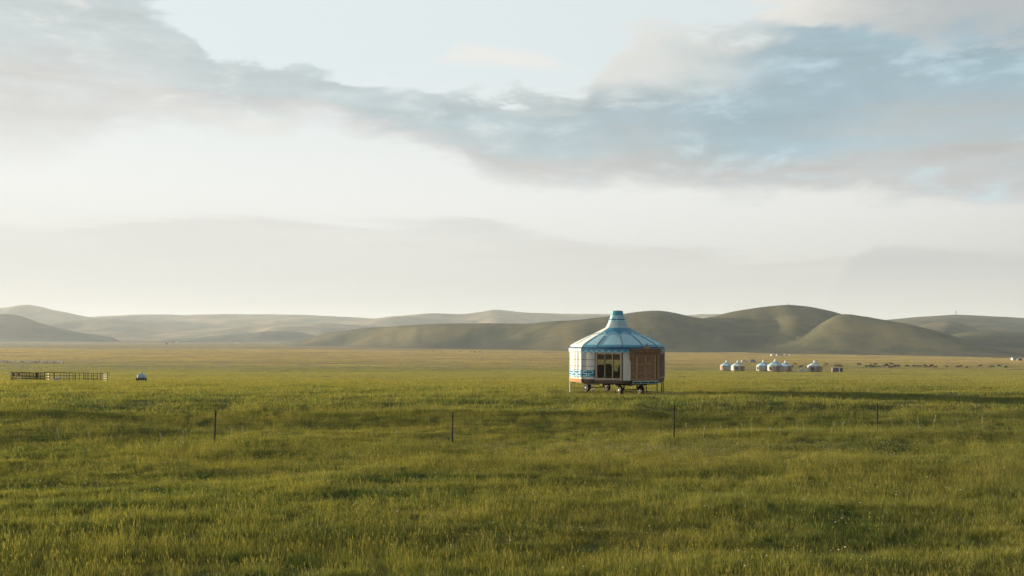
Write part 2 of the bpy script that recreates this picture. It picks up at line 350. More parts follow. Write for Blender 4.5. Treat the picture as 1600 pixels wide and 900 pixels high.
def build_terrain():
    th = np.concatenate([np.arange(-180, -36, 3.0), np.arange(-36, 36, 0.15), np.arange(36, 180, 3.0)])
    th = np.radians(th)
    def geo(a, b, s): return np.exp(np.arange(math.log(a), math.log(b), s))
    rr = np.concatenate([geo(2, 12, .04), geo(12, 120, .009), geo(120, 600, .015), geo(600, 6000, .011), geo(6000, 9000, .04), [9000]])
    T, RR = np.meshgrid(th, rr)
    X = RR*np.sin(T); Y = RR*np.cos(T)
    g, who = height_all(X, Y)
    nr, nt = T.shape
    V = np.stack([X, Y, g+EYE], -1).reshape(-1, 3)
    i, j = np.meshgrid(np.arange(nr-1), np.arange(nt), indexing='ij'); j2 = (j+1) % nt
    F = np.stack([i*nt+j, (i+1)*nt+j, (i+1)*nt+j2, i*nt+j2], -1).reshape(-1, 4)[:, ::-1]
    wf = who.reshape(-1)[F].max(1)
    groups = [('ground', [-1]), ('hill', ['a1']), ('hill', ['a2', 'a4']), ('hill', ['a3']), ('hill', ['b2']), ('hill', ['b1', 'b3']), ('hill', ['c1']), ('hill', ['d1']), ('hill', ['d2', 'd3', 'd4']), ('hill', ['e1']), ('hill', ['g1'])]
    labels = {'ground': 'grassy steppe plain running from the road to the hills', 'a1': 'long dark ridge behind the large yurt', 'a2': 'highest rounded green hill behind the yurt camp', 'a3': 'pointed hill sloping down to the right edge', 'b2': 'low shaded rise at the far right', 'b1': 'far right hill carrying a lattice mast', 'c1': 'pale far ridge with a small peak in the middle', 'd1': 'pale hazy hill at the far left', 'd2': 'long hazy hills on the left horizon', 'e1': 'darker rounded hill at the left edge', 'g1': 'low green rise at the end of the left plain'}
    names = [l[0] for l in LAYERS]
    for nm, ks in groups:
        ids = [-1] if ks == [-1] else [names.index(k) for k in ks]
        sel = F[np.isin(wf, ids)]
        if not len(sel): continue
        used, inv = np.unique(sel, return_inverse=True)
        vv = V[used]; ff = inv.reshape(-1, 4)
        if nm == 'ground':                                # close the middle under the camera
            ring = np.where(np.isin(used, np.arange(nt)))[0]
            me = mesh_np(nm, vv, ff)
            bm = bmesh.new(); bm.from_mesh(me); bm.verts.ensure_lookup_table()
            bm.faces.new([bm.verts[k] for k in ring][::-1]); bmesh.ops.recalc_face_normals(bm, faces=bm.faces); bm.to_mesh(me); bm.free()
        else: me = mesh_np(nm, vv, ff)
        me.polygons.foreach_set('use_smooth', np.ones(len(me.polygons), bool))
        me.materials.append(GROUND if nm == 'ground' else HILL_DRY if ks[0] in ('c1', 'd1', 'd2') else HILL)
        o = bpy.data.objects.new(nm, me); C.objects.link(o); o['kind'] = 'structure'
        o['label'] = labels['ground' if nm == 'ground' else ks[0]]
build_terrain()

# air: pale haze that lightens the far hills
def build_haze():
    v = []; S = 9300.0
    for z in (-32.0, 178.0):
        for x, y in ((-S, -S), (S, -S), (S, S), (-S, S)): v.append((x, y, z))
    f = [(3, 2, 1, 0), (4, 5, 6, 7), (0, 1, 5, 4), (1, 2, 6, 5), (2, 3, 7, 6), (3, 0, 4, 7)]
    me = bpy.data.meshes.new('haze'); me.from_pydata(v, [], f)
    m = bpy.data.materials.new('haze_air'); m.use_nodes = True; t = NT(m.node_tree); t.n.clear()
    pv = t.new('ShaderNodeVolumePrincipled'); pv.inputs['Color'].default_value = (0.78, 0.89, 1.0, 1)
    pv.inputs['Density'].default_value = 0.000100; pv.inputs['Anisotropy'].default_value = 0.12
    o = t.new('ShaderNodeOutputMaterial'); t.l.new(pv.outputs[0], o.inputs['Volume'])
    me.materials.append(m); ob = bpy.data.objects.new('haze', me); C.objects.link(ob); ob['kind'] = 'stuff'; ob['label'] = 'thin evening haze over the plain'
build_haze()

# ------------------------------------------------------------------ mesh helpers
class MB:
    def __init__(s): s.v = []; s.f = []
    def add(s, v, f):
        o = len(s.v); s.v += [tuple(p) for p in v]; s.f += [tuple(i+o for i in q) for q in f]; return s
    def box(s, c, size, M=None):
        hx, hy, hz = (k/2 for k in size)
        v = [Vector((c[0]+sx*hx, c[1]+sy*hy, c[2]+sz*hz)) for sz in (-1, 1) for sx, sy in ((-1, -1), (1, -1), (1, 1), (-1, 1))]
        if M is not None: v = [M @ p for p in v]
        return s.add(v, [(3, 2, 1, 0), (4, 5, 6, 7), (0, 1, 5, 4), (1, 2, 6, 5), (2, 3, 7, 6), (3, 0, 4, 7)])
    def tube(s, pts, rad, n=6, cap=True):
        pts = [Vector(p) for p in pts]; rad = rad if isinstance(rad, (list, tuple)) else [rad]*len(pts)
        vs = []
        for i, p in enumerate(pts):
            d = (pts[min(i+1, len(pts)-1)]-pts[max(i-1, 0)]).normalized()
            a = d.cross(Vector((0, 0, 1)));  a = a if a.length > 1e-3 else Vector((1, 0, 0))
            a.normalize(); b = d.cross(a)
            for k in range(n):
                w = 2*math.pi*k/n; vs.append(p+(a*math.cos(w)+b*math.sin(w))*rad[i])
        fs = [(i*n+k, i*n+(k+1) % n, (i+1)*n+(k+1) % n, (i+1)*n+k) for i in range(len(pts)-1) for k in range(n)]
        if cap: fs += [tuple(range(n))[::-1], tuple((len(pts)-1)*n+k for k in range(n))]
        return s.add(vs, fs)
    def grid(s, rows):                                   # rows of equally many points
        n = len(rows[0]); vs = [p for r in rows for p in r]
        return s.add(vs, [(i*n+k, i*n+k+1, (i+1)*n+k+1, (i+1)*n+k) for i in range(len(rows)-1) for k in range(n-1)])
    def lathe(s, prof_, n=16, axis='z', c=(0, 0, 0)):
        vs = []
        for r, z in prof_:
            for k in range(n):
                w = 2*math.pi*k/n; p = (r*math.cos(w), r*math.sin(w), z)
                if axis == 'x': p = (z, p[0], p[1])
                if axis == 'y': p = (p[0], z, p[1])
                vs.append((p[0]+c[0], p[1]+c[1], p[2]+c[2]))
        m = len(prof_)
        fs = [(i*n+k, i*n+(k+1) % n, (i+1)*n+(k+1) % n, (i+1)*n+k) for i in range(m-1) for k in range(n)]
        return s.add(vs, fs+[tuple(range(n))[::-1], tuple((m-1)*n+k for k in range(n))])
    def mesh(s, name, m=None, smooth=False):
        me = bpy.data.meshes.new(name); me.from_pydata(s.v, [], s.f)
        bm = bmesh.new(); bm.from_mesh(me); bmesh.ops.recalc_face_normals(bm, faces=bm.faces); bm.to_mesh(me); bm.free()
        if m: me.materials.append(m)
        if smooth: me.polygons.foreach_set('use_smooth', [True]*len(me.polygons))
        return me
    def build(s, name, m, parent=None, smooth=False, loc=None, rot=None):
        return put(name, s.mesh(name, m, smooth), parent, loc, rot)
def put(name, me, parent=None, loc=None, rot=None):
    o = bpy.data.objects.new(name, me); C.objects.link(o); o.parent = parent
    if loc is not None: o.location = loc
    if rot is not None: o.rotation_euler = rot
    return o
def thing(name, label, cat, loc=(0, 0, 0), rz=0.0, group=None):
    o = bpy.data.objects.new(name, None); C.objects.link(o); o.location = loc; o.rotation_euler = (0, 0, rz)
    o.empty_display_size = 0.3
    return tag(o, label, cat, group)
def tag(o, label, cat, group=None):
    o['label'] = label; o['category'] = cat
    if group: o['group'] = group
    return o
KIDS = {}
def copy_tree(o, parent=None):
    c = o.copy(); C.objects.link(c); c.parent = parent
    for ch in [k for k in o.children]: copy_tree(ch, c)
    return c

# colours
FELT = mat('white_felt', (0.62, 0.605, 0.575), 0.9, noise=0.06, nscale=3)
SKYBLUE = mat('sky_blue_cloth', (0.29, 0.50, 0.60), 0.6, noise=0.05, nscale=4, spec=0.5)
BLUE = mat('blue_cloth', (0.05, 0.20, 0.32), 0.6, noise=0.08, nscale=4)
TEAL = mat('teal_cloth', (0.07, 0.27, 0.38), 0.6)
TRIM = mat('pale_blue_trim', (0.27, 0.55, 0.70), 0.6)
NAVY = mat('navy_cloth', (0.02, 0.075, 0.17), 0.7)
BLACK = mat('black_piping', (0.02, 0.025, 0.035), 0.6)
WOOD = mat('carved_brown_wood', (0.23, 0.125, 0.068), 0.65, noise=0.22, nscale=5)
WOOD2 = mat('pale_brown_wood', (0.30, 0.18, 0.105), 0.65, noise=0.2, nscale=6)
DARKWOOD = mat('dark_red_wood', (0.065, 0.04, 0.031), 0.7, noise=0.15)
FRAMEW = mat('window_frame_wood', (0.30, 0.245, 0.19), 0.6, noise=0.12)
STEEL = mat('dark_steel', (0.035, 0.033, 0.032), 0.5, 0.4)
WSTEEL = mat('white_painted_steel', (0.62, 0.60, 0.55), 0.5, noise=0.1)
BSTEEL = mat('pale_blue_painted_steel', (0.30, 0.42, 0.46), 0.5)
TYRE = mat('black_tyre', (0.02, 0.02, 0.02), 0.85)
RIM = mat('pale_wheel_rim', (0.34, 0.33, 0.30), 0.6, 0.1)
ORANGE = mat('orange_brown_border', (0.36, 0.15, 0.06), 0.8, noise=0.3, nscale=12)
INTERIOR = mat('dark_upholstery', (0.03, 0.028, 0.025), 0.8)
FLOORW = mat('floor_boards', (0.09, 0.055, 0.035), 0.7, noise=0.2)
def glass_mat():
    m = bpy.data.materials.new('window_glass'); m.use_nodes = True; t = NT(m.node_tree); t.n.clear()
    tr = t.new('ShaderNodeBsdfTransparent'); tr.inputs[0].default_value = (0.80, 0.82, 0.78, 1)
    gl = t.new('ShaderNodeBsdfGlossy'); gl.inputs['Roughness'].default_value = 0.02; gl.inputs[0].default_value = (1, 1, 1, 1)
    fr = t.new('ShaderNodeFresnel'); fr.inputs[0].default_value = 1.45
    mx = t.new('ShaderNodeMixShader'); t.l.new(fr.outputs[0], mx.inputs[0]); t.l.new(tr.outputs[0], mx.inputs[1]); t.l.new(gl.outputs[0], mx.inputs[2])
    o = t.new('ShaderNodeOutputMaterial'); t.l.new(mx.outputs[0], o.inputs[0]); return m
GLASS = glass_mat()

# ------------------------------------------------------------------ the large yurt on wheels
RY = 3.0
CORN = [-97, -45.5, 6, 54, 104, 160, 211.7, 263]
def dirv(a, r, z): return Vector((r*math.sin(R(a)), -r*math.cos(R(a)), z))
def facet_frame(p, q):
    """origin at the middle of the wall between two floor points; columns: along the wall to the viewer's right, outward, up"""
    c = (p+q)/2; u = (q-p).normalized(); n = Vector((u.y, -u.x, 0))
    if n.dot(c) < 0: n = -n
    M = Matrix(((u.x, n.x, 0, c.x), (u.y, n.y, 0, c.y), (0, 0, 1, 0), (0, 0, 0, 1)))
    return M, (q-p).length
def wall_share(a):                                         # how far the seven-sided wall stands in from its corner circle
    a = (a+97) % 360-97
    for c0, c1 in zip(CORN, CORN[1:]):
        if c0 <= a <= c1: return math.cos(R((c1-c0)/2))/math.cos(R(a-(c0+c1)/2))
    return 1.0
ROOF = [(3.03, 2.56), (3.045, 2.66), (3.01, 2.79), (2.92, 2.92), (2.74, 3.06), (2.39, 3.235), (1.83, 3.495), (1.25, 3.76), (0.74, 4.01)]
def roof_rz(s):                                            # s: 0 at the eave, 1 at the neck (by outline length)
    L = [0]
    for (a, b), (c, d) in zip(ROOF, ROOF[1:]): L.append(L[-1]+math.hypot(c-a, d-b))
    t = s*L[-1]
    return np.interp(t, L, [p[0] for p in ROOF]), np.interp(t, L, [p[1] for p in ROOF])
def poly_r(r, a, k=0.86): return r*(1-k+k*wall_share(a))
def roof_pt(s, a, off=0.0):
    r, z = roof_rz(s); return dirv(a, poly_r(r, a, 0.80-0.6*s)+off*0.6, z+off)

def make_big_yurt():
    bx_, by_, bz_ = at(964.5, 62.0)
    Y = thing('mobile_yurt', 'large white and blue yurt on a wheeled trailer with carved brown door', 'yurt', (bx_, by_, bz_))
    Y.rotation_euler = (0, 0, R(-6.1))
    W = [dirv(a, RY, 0) for a in CORN]; W.insert(2, W[1].lerp(W[2], 0.335))     # the front side is part felt, part window
    kinds = ['felt', 'felt', 'window', 'door', 'window', 'felt', 'window', 'felt']
    ZB, ZT = 0.52, 2.66
    def zm_(z): return float(np.interp(z, [.40, .52, .60, .70, .74, .90, 1.42, 1.62, 2.02, 2.28, 2.42, 2.66, 3.05], [.66, .74, .85, .92, .945, 1.04, 1.48, 1.70, 2.09, 2.37, 2.51, 2.74, 3.08]))
    def felt_sheet(M, w, x0, x1, z0, z1, bulge=0.11, off=0.0, th=0.05, nx=8):
        mb = MB(); rows_o = []; rows_i = []
        for iz in range(5):
            z = zm_(z0)+(zm_(z1)-zm_(z0))*iz/4; ro = []; ri = []
            for ix in range(nx+1):
                x = x0+(x1-x0)*ix/nx; b = bulge*(1-(2*x/w)**2)+off
                ro.append(M @ Vector((x, b, z))); ri.append(M @ Vector((x, b-th, z)))
            rows_o.append(ro); rows_i.append(ri)
        mb.grid(rows_o); mb.grid(rows_i)
        mb.grid([rows_o[0], rows_i[0]]); mb.grid([rows_o[-1], rows_i[-1]])
        mb.grid([[r[0] for r in rows_o], [r[0] for r in rows_i]]); mb.grid([[r[-1] for r in rows_o], [r[-1] for r in rows_i]])
        return mb
    def bars(M, rects, y0, y1):
        mb = MB()
        for x0, x1, z0, z1 in [(p, q, zm_(u), zm_(v)) for p, q, u, v in rects]: mb.box(((x0+x1)/2, (y0+y1)/2, (z0+z1)/2), (x1-x0, y1-y0, z1-z0), M)
        return mb
    def window(M, w, zb=0.74, zt=2.42, panes=3, blind=True, wframe=None, x0=None, x1=None):
        wframe = wframe or FRAMEW
        x0 = -w/2+0.05 if x0 is None else x0; x1 = w/2-0.05 if x1 is None else x1; fw = 0.085
        win = bars(M, [(x0, x0+fw, zb, zt), (x1-fw, x1, zb, zt), (x0+fw, x1-fw, zb, zb+fw), (x0+fw, x1-fw, zt-fw, zt)], -0.07, 0.06).build('window', wframe, Y)
        pw = (x1-x0-2*fw)/panes
        for k in range(1, panes): bars(M, [(x0+fw+k*pw-0.025, x0+fw+k*pw+0.025, zb+fw, zt-fw)], -0.045, 0.035).build('mullion', wframe, win)
        for k in range(panes): bars(M, [(x0+fw+k*pw+0.026, x0+fw+(k+1)*pw-0.026, zb+fw+.002, zt-fw-.002)], -0.012, -0.004).build('pane', GLASS, win)
        if blind: bars(M, [(x0+fw, x1-fw, zt-fw-0.30, zt-fw)], -0.10, -0.05).build('blind', WOOD2, win)
        return win
    for k, kd in enumerate(kinds):
        M, w = facet_frame(W[k], W[k+1]); h = w/2
        BU = 0.02 if k == 1 else 0.24 if k == 0 else 0.11
        if kd == 'felt':
            felt_sheet(M, w, -h+0.003, h-0.003, ZB, ZT, bulge=BU).build('wall_panel', FELT, Y, smooth=False)
            for z in (1.62, 2.02): felt_sheet(M, w, -h, h, z-0.012, z+0.012, bulge=BU, off=0.008, th=0.02).build('rope_band', BLACK, Y)
            felt_sheet(M, w, -h, h, ZB-0.02, 0.70, bulge=BU, off=0.014, th=0.02).build('border_band', ORANGE if k == 0 else DARKWOOD, Y)
            felt_sheet(M, w, -h+0.03, h-0.03, 0.90, 1.42, bulge=BU, off=0.006, th=0.02).build('pattern_ground', NAVY, Y)
            if k == 0:
                for q in (-.16, .22, .36):
                    bq = BU*(1-(2*q)**2); MB().tube([M @ Vector((q*w, bq+.012, .95)), M @ Vector((q*w, bq+.012, 2.66))], .028, 5).build('seam_piping', mat('tan_piping', (.40, .30, .20), .9), Y)
            # angular key ornament: a run of meander hooks
            n = max(2, round(w/0.42)); cw = (w-0.10)/n; t_ = 0.075
            for c in range(n):
                X0 = -h+0.05+c*cw; X1 = X0+cw-0.05; z0, z1 = 0.94, 1.38; zm = (z0+z1)/2
                hook = MB(); flip = c % 2
                rects = [(X0, X1, z1-t_, z1), (X0, X1, z0, z0+t_), (X0, X1, zm-t_/2, zm+t_/2)]
                rects += [(X0, X0+t_, zm, z1), (X1-t_, X1, z0, zm)] if not flip else [(X1-t_, X1, zm, z1), (X0, X0+t_, z0, zm)]
                for (xa, xb, za, zb_) in rects:
                    b = BU*(1-(2*((xa+xb)/2)/w)**2)
                    fs = felt_sheet(M, w, xa, xb, za, zb_, bulge=BU, off=0.02, th=0.012, nx=3); hook.add(fs.v, fs.f)
                hook.build('key_ornament', TRIM, Y)
        elif kd == 'window':
            x0, x1 = -h+0.003, h-0.003
            bars(M, [(x0, x1, ZB, 0.74)], -0.05, 0.02).build('wall_panel', DARKWOOD if k == 4 else FELT, Y)
            bars(M, [(x0, x1, 2.42, ZT)], -0.05, 0.02).build('wall_panel', DARKWOOD if k == 4 else FELT, Y)
            [bars(M, [(q, q+.05, .74, 2.42)], -0.05, 0.012).build('wall_post', FRAMEW, Y) for q in (x0, x1-.05)]
            wn = window(M, w, panes=3 if k == 2 else 4, blind=(k != 6), zt=2.42)
            if k == 2:
                bars(M, [(-h, h, ZB-0.02, 0.64)], 0.022, 0.05).build('border_band', DARKWOOD, Y)
                bars(M, [(-h+0.1, h-0.1, 0.70, 0.745)], 0.0, 0.10).build('window_sill', FRAMEW, wn)
        else:
            felt_sheet(M, w, -h+0.003, -h+0.62, ZB, ZT, bulge=0.0).build('wall_panel', FELT, Y)
            bars(M, [(-h, -h+0.6, ZB-0.02, 0.62)], 0.004, 0.03).build('border_band', DARKWOOD, Y)
            bars(M, [(-h+0.62, h, 2.50, ZT)], -0.05, 0.0).build('wall_panel', DARKWOOD, Y)
            xa, xb = -h+0.58, h+0.02
            D = bars(M, [(xa, xa+0.16, 0.60, 2.42), (xb-0.16, xb, 0.60, 2.42), (xa+0.16, xb-0.16, 2.28, 2.42), (xa+0.16, xb-0.16, 0.60, 0.70)], -0.03, 0.16).build('door', WOOD, Y)
            # pilasters
            for xx in (xa+0.22, xb-0.34): bars(M, [(xx, xx+0.12, 0.70, 2.28)], 0.06, 0.14).build('pilaster', WOOD2, D)
            la, lb = xa+0.36, xb-0.36; mid = (la+lb)/2
            bars(M, [(xa+0.16, xb-0.16, 0.70, 2.28)], 0.01, 0.05).build('door_backing', WOOD, D)
            for (ea, eb) in ((la, mid-0.006), (mid+0.006, lb)):
                lw = eb-ea
                bars(M, [(ea, ea+.07, .70, 2.28), (eb-.07, eb, .70, 2.28), (ea+.07, eb-.07, 2.19, 2.28), (ea+.07, eb-.07, 1.70, 1.79), (ea+.07, eb-.07, 1.15, 1.24), (ea+.07, eb-.07, .70, .79)], 0.05, 0.105).build('door_leaf', WOOD2, D)
                for (za, zb_) in ((.79, 1.15), (1.24, 1.70), (1.79, 2.19)):
                    bars(M, [(ea+.11, eb-.11, za+.05, zb_-.05)], 0.05, 0.075).build('carved_panel', WOOD, D)
            for sx in (-1, 1):
                hm = MB(); hm.tube([M @ Vector((mid+sx*.05, .105, 1.42)), M @ Vector((mid+sx*.05, .15, 1.42)), M @ Vector((mid+sx*.05, .15, 1.56)), M @ Vector((mid+sx*.05, .105, 1.56))], 0.012)
                hm.build('handle', RIM, D)
            cor = MB()
            for (e, za, zb_, yy) in ((.04, 2.42, 2.47, .22), (.12, 2.47, 2.53, .30), (.07, 2.53, 2.63, .24), (.16, 2.63, 2.68, .33)):
                cor.box(((xa+xb)/2, yy/2-0.02, (zm_(za)+zm_(zb_))/2), (xb-xa+2*e, yy+0.0, zm_(zb_)-zm_(za)-0.001), M)
            cn = cor.build('cornice', WOOD, Y)
            # carved crest on the cornice
            ped = MB(); px = [(-.27, 2.68), (-.20, 2.74), (-.13, 2.74), (-.09, 2.86), (-.035, 2.93), (0, 3.05), (.035, 2.93), (.09, 2.86), (.13, 2.74), (.20, 2.74), (.27, 2.68)]
            fr_ = [M @ Vector((mid+a, 0.30, zm_(b))) for a, b in px]; bk = [M @ Vector((mid+a, 0.20, zm_(b))) for a, b in px]; n_ = len(px)
            ped.add(fr_+bk, [tuple(range(n_)), tuple(range(2*n_-1, n_-1, -1))]+[(i, (i+1) % n_, n_+(i+1) % n_, n_+i) for i in range(n_)])
            ped.build('crest', WOOD2, cn)
            ros = MB(); ros.lathe([(0.10, 0), (0.10, .02), (0.06, .05), (0.02, .055)], 12)
            ro = ros.build('rosette', ORANGE, cn); ro.matrix_basis = M @ Matrix.Translation((mid, .245, 2.66)) @ Matrix.Rotation(R(-90), 4, 'X')
            for sx, xx in ((-1, xa-0.045), (1, xb+0.045)):
                cb = MB()
                for (za, zb_, wd) in ((2.27, 2.42, .12), (2.14, 2.27, .09), (2.04, 2.14, .06), (1.96, 2.04, .035)):
                    cb.box((xx, 0.06, (zm_(za)+zm_(zb_))/2), (wd, 0.16, zm_(zb_)-zm_(za)), M)
                cb.build('corbel', WOOD, Y)
            # folding step frame below the door
            st = bars(M, [(xa+.02, xb-.10, 0.555, 0.595), (xa-.06, xb-.02, 0.40, 0.44)], 0.17, 0.21).build('folding_step', BSTEEL, Y)
            for q in range(4): bars(M, [(xa+.02+q*.52, xa+.05+q*.52, 0.44, 0.555)], 0.175, 0.205).build('step_strut', BSTEEL, st)
            bars(M, [(xa+.02, xb-.12, 0.447, 0.545)], 0.06, 0.165).build('step_tread', STEEL, st)
    # corner piping on the walls
    for k, p in enumerate(W[:-1]):
        q = p*1.006; MB().tube([q+Vector((0, 0, .74)), q+Vector((0, 0, 2.62))], 0.022, 5).build('seam_piping', BLACK if k in (2, 3) else FELT, Y)
    # roof: cloth gores, cap with scalloped edge, trims, seams
    RA = [-97, -71, -45.5, -26, 6, 33, 54, 79, 104, 132, 160, 186, 211.7, 237, 263]
    for k in range(len(RA)-1):
        a0, a1 = RA[k], RA[k+1]; left = (k in (0, 1, 12, 13))  # sun-side roof cloth and valance set white: the sun's glare put into the colour
        angs = [a0+(a1-a0)*i/10 for i in range(11)]
        mb = MB(); mb.grid([[roof_pt(s/16, a) for a in angs] for s in range(17)])
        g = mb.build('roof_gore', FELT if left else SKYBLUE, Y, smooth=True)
        def edge(a):                                      # cap's lower edge: high over the middle of a gore, low at its seams
            t = (a-a0)/(a1-a0); return 0.60+0.16*math.sin(math.pi*t)**0.7
        mb = MB(); mb.grid([[roof_pt(edge(a)+(1-edge(a))*j/6, a, 0.018) for a in angs] for j in range(7)])
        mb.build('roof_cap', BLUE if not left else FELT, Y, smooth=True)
        mb = MB(); mb.grid([[roof_pt(edge(a)-0.022+0.04*j/2, a, 0.028) for a in angs] for j in range(3)])
        mb.build('cap_trim', TRIM, g, smooth=True)
        mb = MB(); mb.grid([[roof_pt(0.115+0.055*j/2, a, 0.016) for a in angs] for j in range(3)])
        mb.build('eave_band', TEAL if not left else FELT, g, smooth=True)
        mb = MB(); mb.grid([[roof_pt(0.055+0.052*j/2, a, 0.014) for a in angs] for j in range(3)])
        mb.build('eave_stripe', NAVY, g, smooth=True)
        MB().tube([roof_pt(0.11+(0.49)*j/8, a0, 0.012) for j in range(9)], 0.02, 5).build('roof_seam', BLACK if k in (3, 4, 5, 6) else TRIM, Y)
        # hanging valance with a wave trim
        N = 24; fa = [a0+(a1-a0)*i/N for i in range(N+1)]; waves = max(2, round((a1-a0)/7.5))
        def wave(a): return 2.575+0.055*math.cos(2*math.pi*waves*(a-a0)/(a1-a0))
        mb = MB(); mb.grid([[dirv(a, poly_r(3.055, a), zz) for a in fa] for zz in (2.75, 2.70)]+[[dirv(a, poly_r(3.06, a), wave(a)) for a in fa]])
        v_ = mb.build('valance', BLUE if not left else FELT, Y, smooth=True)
        mb = MB(); mb.grid([[dirv(a, poly_r(3.07, a), wave(a)+dz) for a in fa] for dz in (-0.022, 0.035)])
        mb.build('wave_trim', TRIM, v_, smooth=True)
    # neck
    nk = [(0.76, 3.98), (0.66, 4.12), (0.58, 4.28), (0.50, 4.47), (0.43, 4.66), (0.37, 4.86), (0.335, 5.02), (0.33, 5.07)]
    def nr(z): return float(np.interp(z, [p[1] for p in nk], [p[0] for p in nk]))
    def ring(z0, z1, off, wav=0.0, n=48, k=6):
        mb = MB(); rows = []
        for j in range(k+1):
            z = z0+(z1-z0)*j/k
            rows.append([dirv(a, nr(z)*(1.06*wall_share(a)*.8+.2)+off, z+wav*math.sin(R(a)*7)) for c0, c1 in zip(CORN, CORN[1:]) for a in [c0+(c1-c0)*i/6 for i in range(6)]]); rows[-1].append(rows[-1][0])
        mb.grid(rows); return mb
    N_ = ring(3.98, 5.07, 0.0, k=14).build('neck', mat('blue_grey_felt', (.31, .41, .44), .9, noise=.06), Y, smooth=False)
    MB().lathe([(0.33, 5.068), (0.34, 5.085), (0.02, 5.10)], 24).build('neck_lid', TEAL, N_)
    for z0, z1, m_, wv in ((3.985, 4.03, TRIM, 0), (4.44, 4.50, TRIM, .015), (4.51, 4.575, NAVY, .015), (4.585, 4.64, TRIM, .015), (4.74, 4.79, TRIM, 0), (4.80, 5.05, TEAL, 0)):
        ring(z0, z1, 0.012, wv, k=3).build('neck_stripe', m_, N_, smooth=False)
    # floor, chassis, running gear
    slab = MB(); ring_a = [dirv(a, RY-0.03, 0.655) for a in CORN[:-1]]; ring_b = [dirv(a, RY-0.03, 0.76) for a in CORN[:-1]]; n = len(ring_a)
    slab.add(ring_a+ring_b, [tuple(range(n))[::-1], tuple(range(n, 2*n))]+[(i, (i+1) % n, n+(i+1) % n, n+i) for i in range(n)])
    slab.build('floor', FLOORW, Y)
    ax = Vector((.8, .6, 0)); tr = Vector((.6, -.8, 0)); c0 = Vector((-.25, 0, 0)); L, T = 1.59, 3.5
    CH = MB()
    for sx in (-1, 1): CH.tube([c0+ax*(sx*.55)-tr*2.6+Vector((0, 0, .585)), c0+ax*(sx*.55)+tr*2.6+Vector((0, 0, .585))], 0.06, 4)
    for q in (-2.3, -1.2, 0, 1.2, 2.3): CH.tube([c0+tr*q-ax*1.6+Vector((0, 0, .60)), c0+tr*q+ax*1.6+Vector((0, 0, .60))], 0.045, 4)
    ch = CH.build('chassis', STEEL, Y)
    whl = MB(); whl.lathe([(0.17, -.085), (0.24, -.09), (0.268, -.06), (0.275, 0), (0.268, .06), (0.24, .09), (0.17, .085)], 24, 'x'); tyre_me = whl.mesh('tyre', TYRE, True)
    rm = MB(); rm.lathe([(0.035, -.105), (0.07, -.10), (0.09, -.055), (0.165, -.05), (0.19, -.095), (0.197, -.095), (0.19, .08), (0.05, .08)], 24, 'x'); rim_me = rm.mesh('rim', RIM, False)
    for sa in (-1, 1):
        for st_ in (-1, 1):
            p = c0+ax*(sa*L/2)+tr*(st_*T/2)
            wroot = bpy.data.objects.new('wheel', tyre_me); C.objects.link(wroot); wroot.parent = Y
            wroot.location = (p.x, p.y, 0.25); yaw = math.atan2(ax.y, ax.x)+(R(12) if st_ < 0 else 0); wroot.rotation_euler = (0, 0, yaw)
            wroot.data = tyre_me
            put('rim', rim_me, wroot)
    for st_ in (-1, 1):
        p = c0+tr*(st_*T/2); MB().tube([p-ax*L/2+Vector((0, 0, .25)), p+ax*L/2+Vector((0, 0, .25))], 0.035, 6).build('axle', STEEL, Y)
        for sa in (-.5, .5): MB().tube([p+ax*sa+Vector((0, 0, .22)), p+ax*sa+Vector((0, 0, .585))], 0.05, 5).build('spring_hanger', STEEL, Y)
    MB().tube([c0-ax*.75+tr*.6+Vector((.2, -.9, .12)), c0+ax*.85+tr*.6+Vector((.2, -.9, .12))], 0.022, 5).build('brace_bar', STEEL, Y)
    MB().box((0, 0, 0), (1.0, .10, .09)).build('front_beam', WSTEEL, Y, loc=(-1.55, -1.85, .62), rot=(0, R(3), R(-14)))
    MB().box((0, 0, 0), (.34, .09, .05)).build('tow_bar', WSTEEL, Y, loc=(-1.45, -1.6, .30), rot=(0, R(-22), R(-20)))
    for a, r_ in ((-88, 2.93), (40, 2.7), (54, 2.95), (80, 2.75), (104, 2.95), (160, 2.9), (212, 2.9)):
        p = dirv(a, r_, 0)
        lg = MB().tube([p+Vector((0, 0, -.06)), p+Vector((0, 0, .68))], 0.028, 6).build('jack_leg', WSTEEL if a == -88 else STEEL, Y)
        MB().box((p.x, p.y, -0.02), (.16, .16, .03)).build('foot_plate', STEEL, lg)
    # a few furnishings seen through the glass
    def armchair(x, y, rz, label):
        t_ = thing('armchair', label, 'armchair', (bx_+x, by_+y, bz_+0.765), rz, 'armchairs inside the yurt')
        MB().box((0, 0, .40), (.58, .56, .14)).build('seat', INTERIOR, t_)
        pts = []; back = MB()
        rows = []
        for j in range(7):
            z = .40+.62*j/6; wd = .30*math.sqrt(max(0.02, 1-(max(0, j-3)/3.4)**2))
            rows.append([Vector((wd*i/4, .26+.03*j/6, z)) for i in range(-4, 5)])
        back.grid(rows); back.grid([[p+Vector((0, .09, 0)) for p in r_] for r_ in rows])
        back.grid([[r_[0] for r_ in rows], [r_[0]+Vector((0, .09, 0)) for r_ in rows]]); back.grid([[r_[-1] for r_ in rows], [r_[-1]+Vector((0, .09, 0)) for r_ in rows]])
        back.grid([rows[-1], [p+Vector((0, .09, 0)) for p in rows[-1]]])
        back.build('backrest', INTERIOR, t_)
        for sx in (-1, 1): MB().box((sx*.29, 0, .53), (.08, .5, .14)).build('armrest', INTERIOR, t_)
        for sx in (-1, 1):
            for sy in (-1, 1): MB().tube([(sx*.25, sy*.23, 0), (sx*.25, sy*.23, .34)], .025, 6).build('leg', STEEL, t_)
    armchair(-1.15, -1.3, R(180), 'dark round-backed armchair behind the left pane of the big yurt window')
